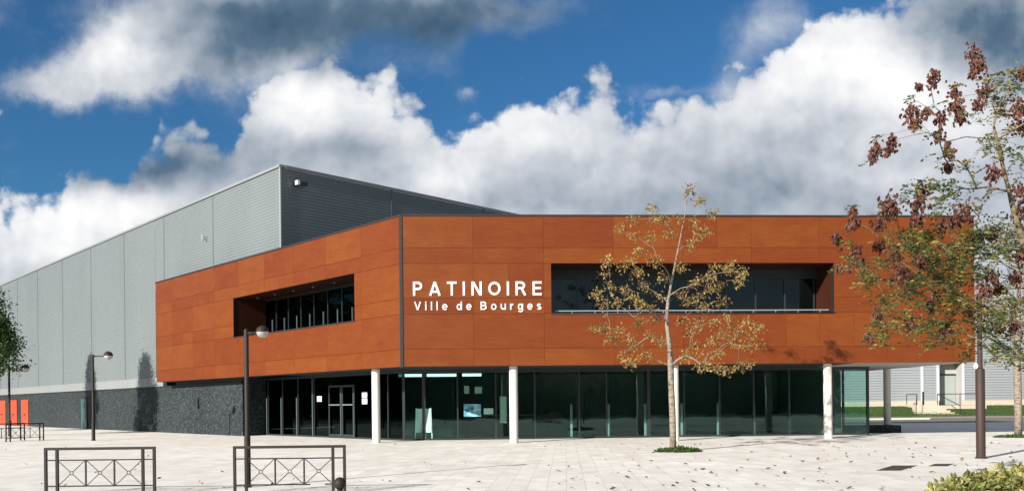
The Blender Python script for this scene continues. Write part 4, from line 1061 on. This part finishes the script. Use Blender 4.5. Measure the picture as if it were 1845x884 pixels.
# billow relief: compare the cloud noise with itself a little towards the sun
def billow(vec):
    w = warp(vec, .05, 9., 4, .55)
    return math_(nt, 'ADD', math_(nt, 'MULTIPLY', nz(w, 7.5, 7, .55, False), 1.), math_(nt, 'MULTIPLY', nz(w, 22., 5, .6, False), .35))
b0 = billow(P); b1 = billow(vmath(nt, 'ADD', P, (-.010, .014, 0)))
relief = math_(nt, 'ADD', math_(nt, 'MULTIPLY', math_(nt, 'SUBTRACT', b0, b1), .24), math_(nt, 'MULTIPLY', math_(nt, 'SUBTRACT', pf0, pf1), .17))
# brightness of the cloud masses
PB = warp(P, .06, 5., 5, .6)
bright = addall([gauss(PB, 530,160,80,75,.40), gauss(PB, 600,200,120,60,.20), gauss(PB, 690,190,60,70,.18), gauss(PB, 120,400,230,75,.34), gauss(PB, 60,335,60,20,.1), gauss(PB, 240,390,100,50,.14), gauss(PB, 850,40,190,70,-.30), gauss(PB, 930,245,160,50,.26), gauss(PB, 960,170,120,40,.16), gauss(PB, 780,320,70,40,.30), gauss(PB, 1560,90,140,80,.38), gauss(PB, 1450,130,100,60,.16), gauss(PB, 1620,160,70,50,.3), gauss(PB, 1330,200,200,60,.12), gauss(PB, 1620,330,120,30,.26), gauss(PB, 1740,210,90,60,.28), gauss(PB, 215,85,65,45,.32), gauss(PB, 150,140,90,40,.12),
    gauss(PB, 190,322,90,30,-0.46), gauss(PB, 310,318,80,36,-0.30), gauss(PB, 400,290,120,50,-0.16), gauss(PB, 560,280,170,45,-0.17), gauss(PB, 660,265,60,60,-0.12), gauss(PB, 1250,370,330,55,-0.16), gauss(PB, 1480,340,200,60,-0.09), gauss(PB, 1300,270,160,40,-0.04), gauss(PB, 1760,40,150,75,-0.46), gauss(PB, 1845,120,110,70,-0.20), gauss(PB, 490,75,170,80,-0.33), gauss(PB, 680,30,260,65,-0.32), gauss(PB, 420,15,150,45,-0.16), gauss(PB, 1780,330,120,60,-0.04)])
bb = math_(nt, 'ADD', math_(nt, 'ADD', bright, .61), relief)
cc = ramp(nt, bb, [(.0, (.055,.115,.19)), (.2, (.11,.18,.265)), (.42, (.34,.40,.475)), (.60, (.53,.57,.635)), (.82, (.80,.82,.855)), (1., (1,1,1))])
KC = 5.9
cloud = vmath(nt, 'SCALE', cc, scale=KC)
skyc = mixc(nt, 1., sky.outputs[0], (.20,.42,.56), 'MULTIPLY')
# the shaped cloud masses fade out high overhead
up_ok = N(nt, 'ShaderNodeMapRange', {'Value': Vv, 'From Min': .75, 'From Max': .55}).outputs[0]
high = math_(nt, 'MULTIPLY', ramp(nt, N(nt, 'ShaderNodeTexNoise', {'Vector': dirv, 'Scale': 2.2, 'Detail': 5.}).outputs[0], [(.40, 0.), (.62, 1.)]), math_(nt, 'SUBTRACT', 1., up_ok))
skyc = mixc(nt, math_(nt, 'MULTIPLY', high, .85), skyc, (3.3,3.4,3.6))  # unseen overhead cloud, added to whiten the ambient light
colr = mixc(nt, math_(nt, 'MULTIPLY', mask, up_ok), skyc, cloud)
bg = N(nt, 'ShaderNodeBackground', {'Color': colr, 'Strength': .082})
nt.links.new(bg.outputs[0], out.inputs[0])
W.cycles.sampling_method = 'MANUAL'; W.cycles.sample_map_resolution = 512
# ------------------------------------------------------------------ view
vs_ = SC.view_settings; vs_.view_transform = 'Standard'; vs_.look = 'None'; vs_.gamma = 1; vs_.exposure = 1.05; vs_.use_curve_mapping = False
SC.cycles.max_bounces = 8; SC.cycles.transparent_max_bounces = 16
SC.cycles.use_denoising = True
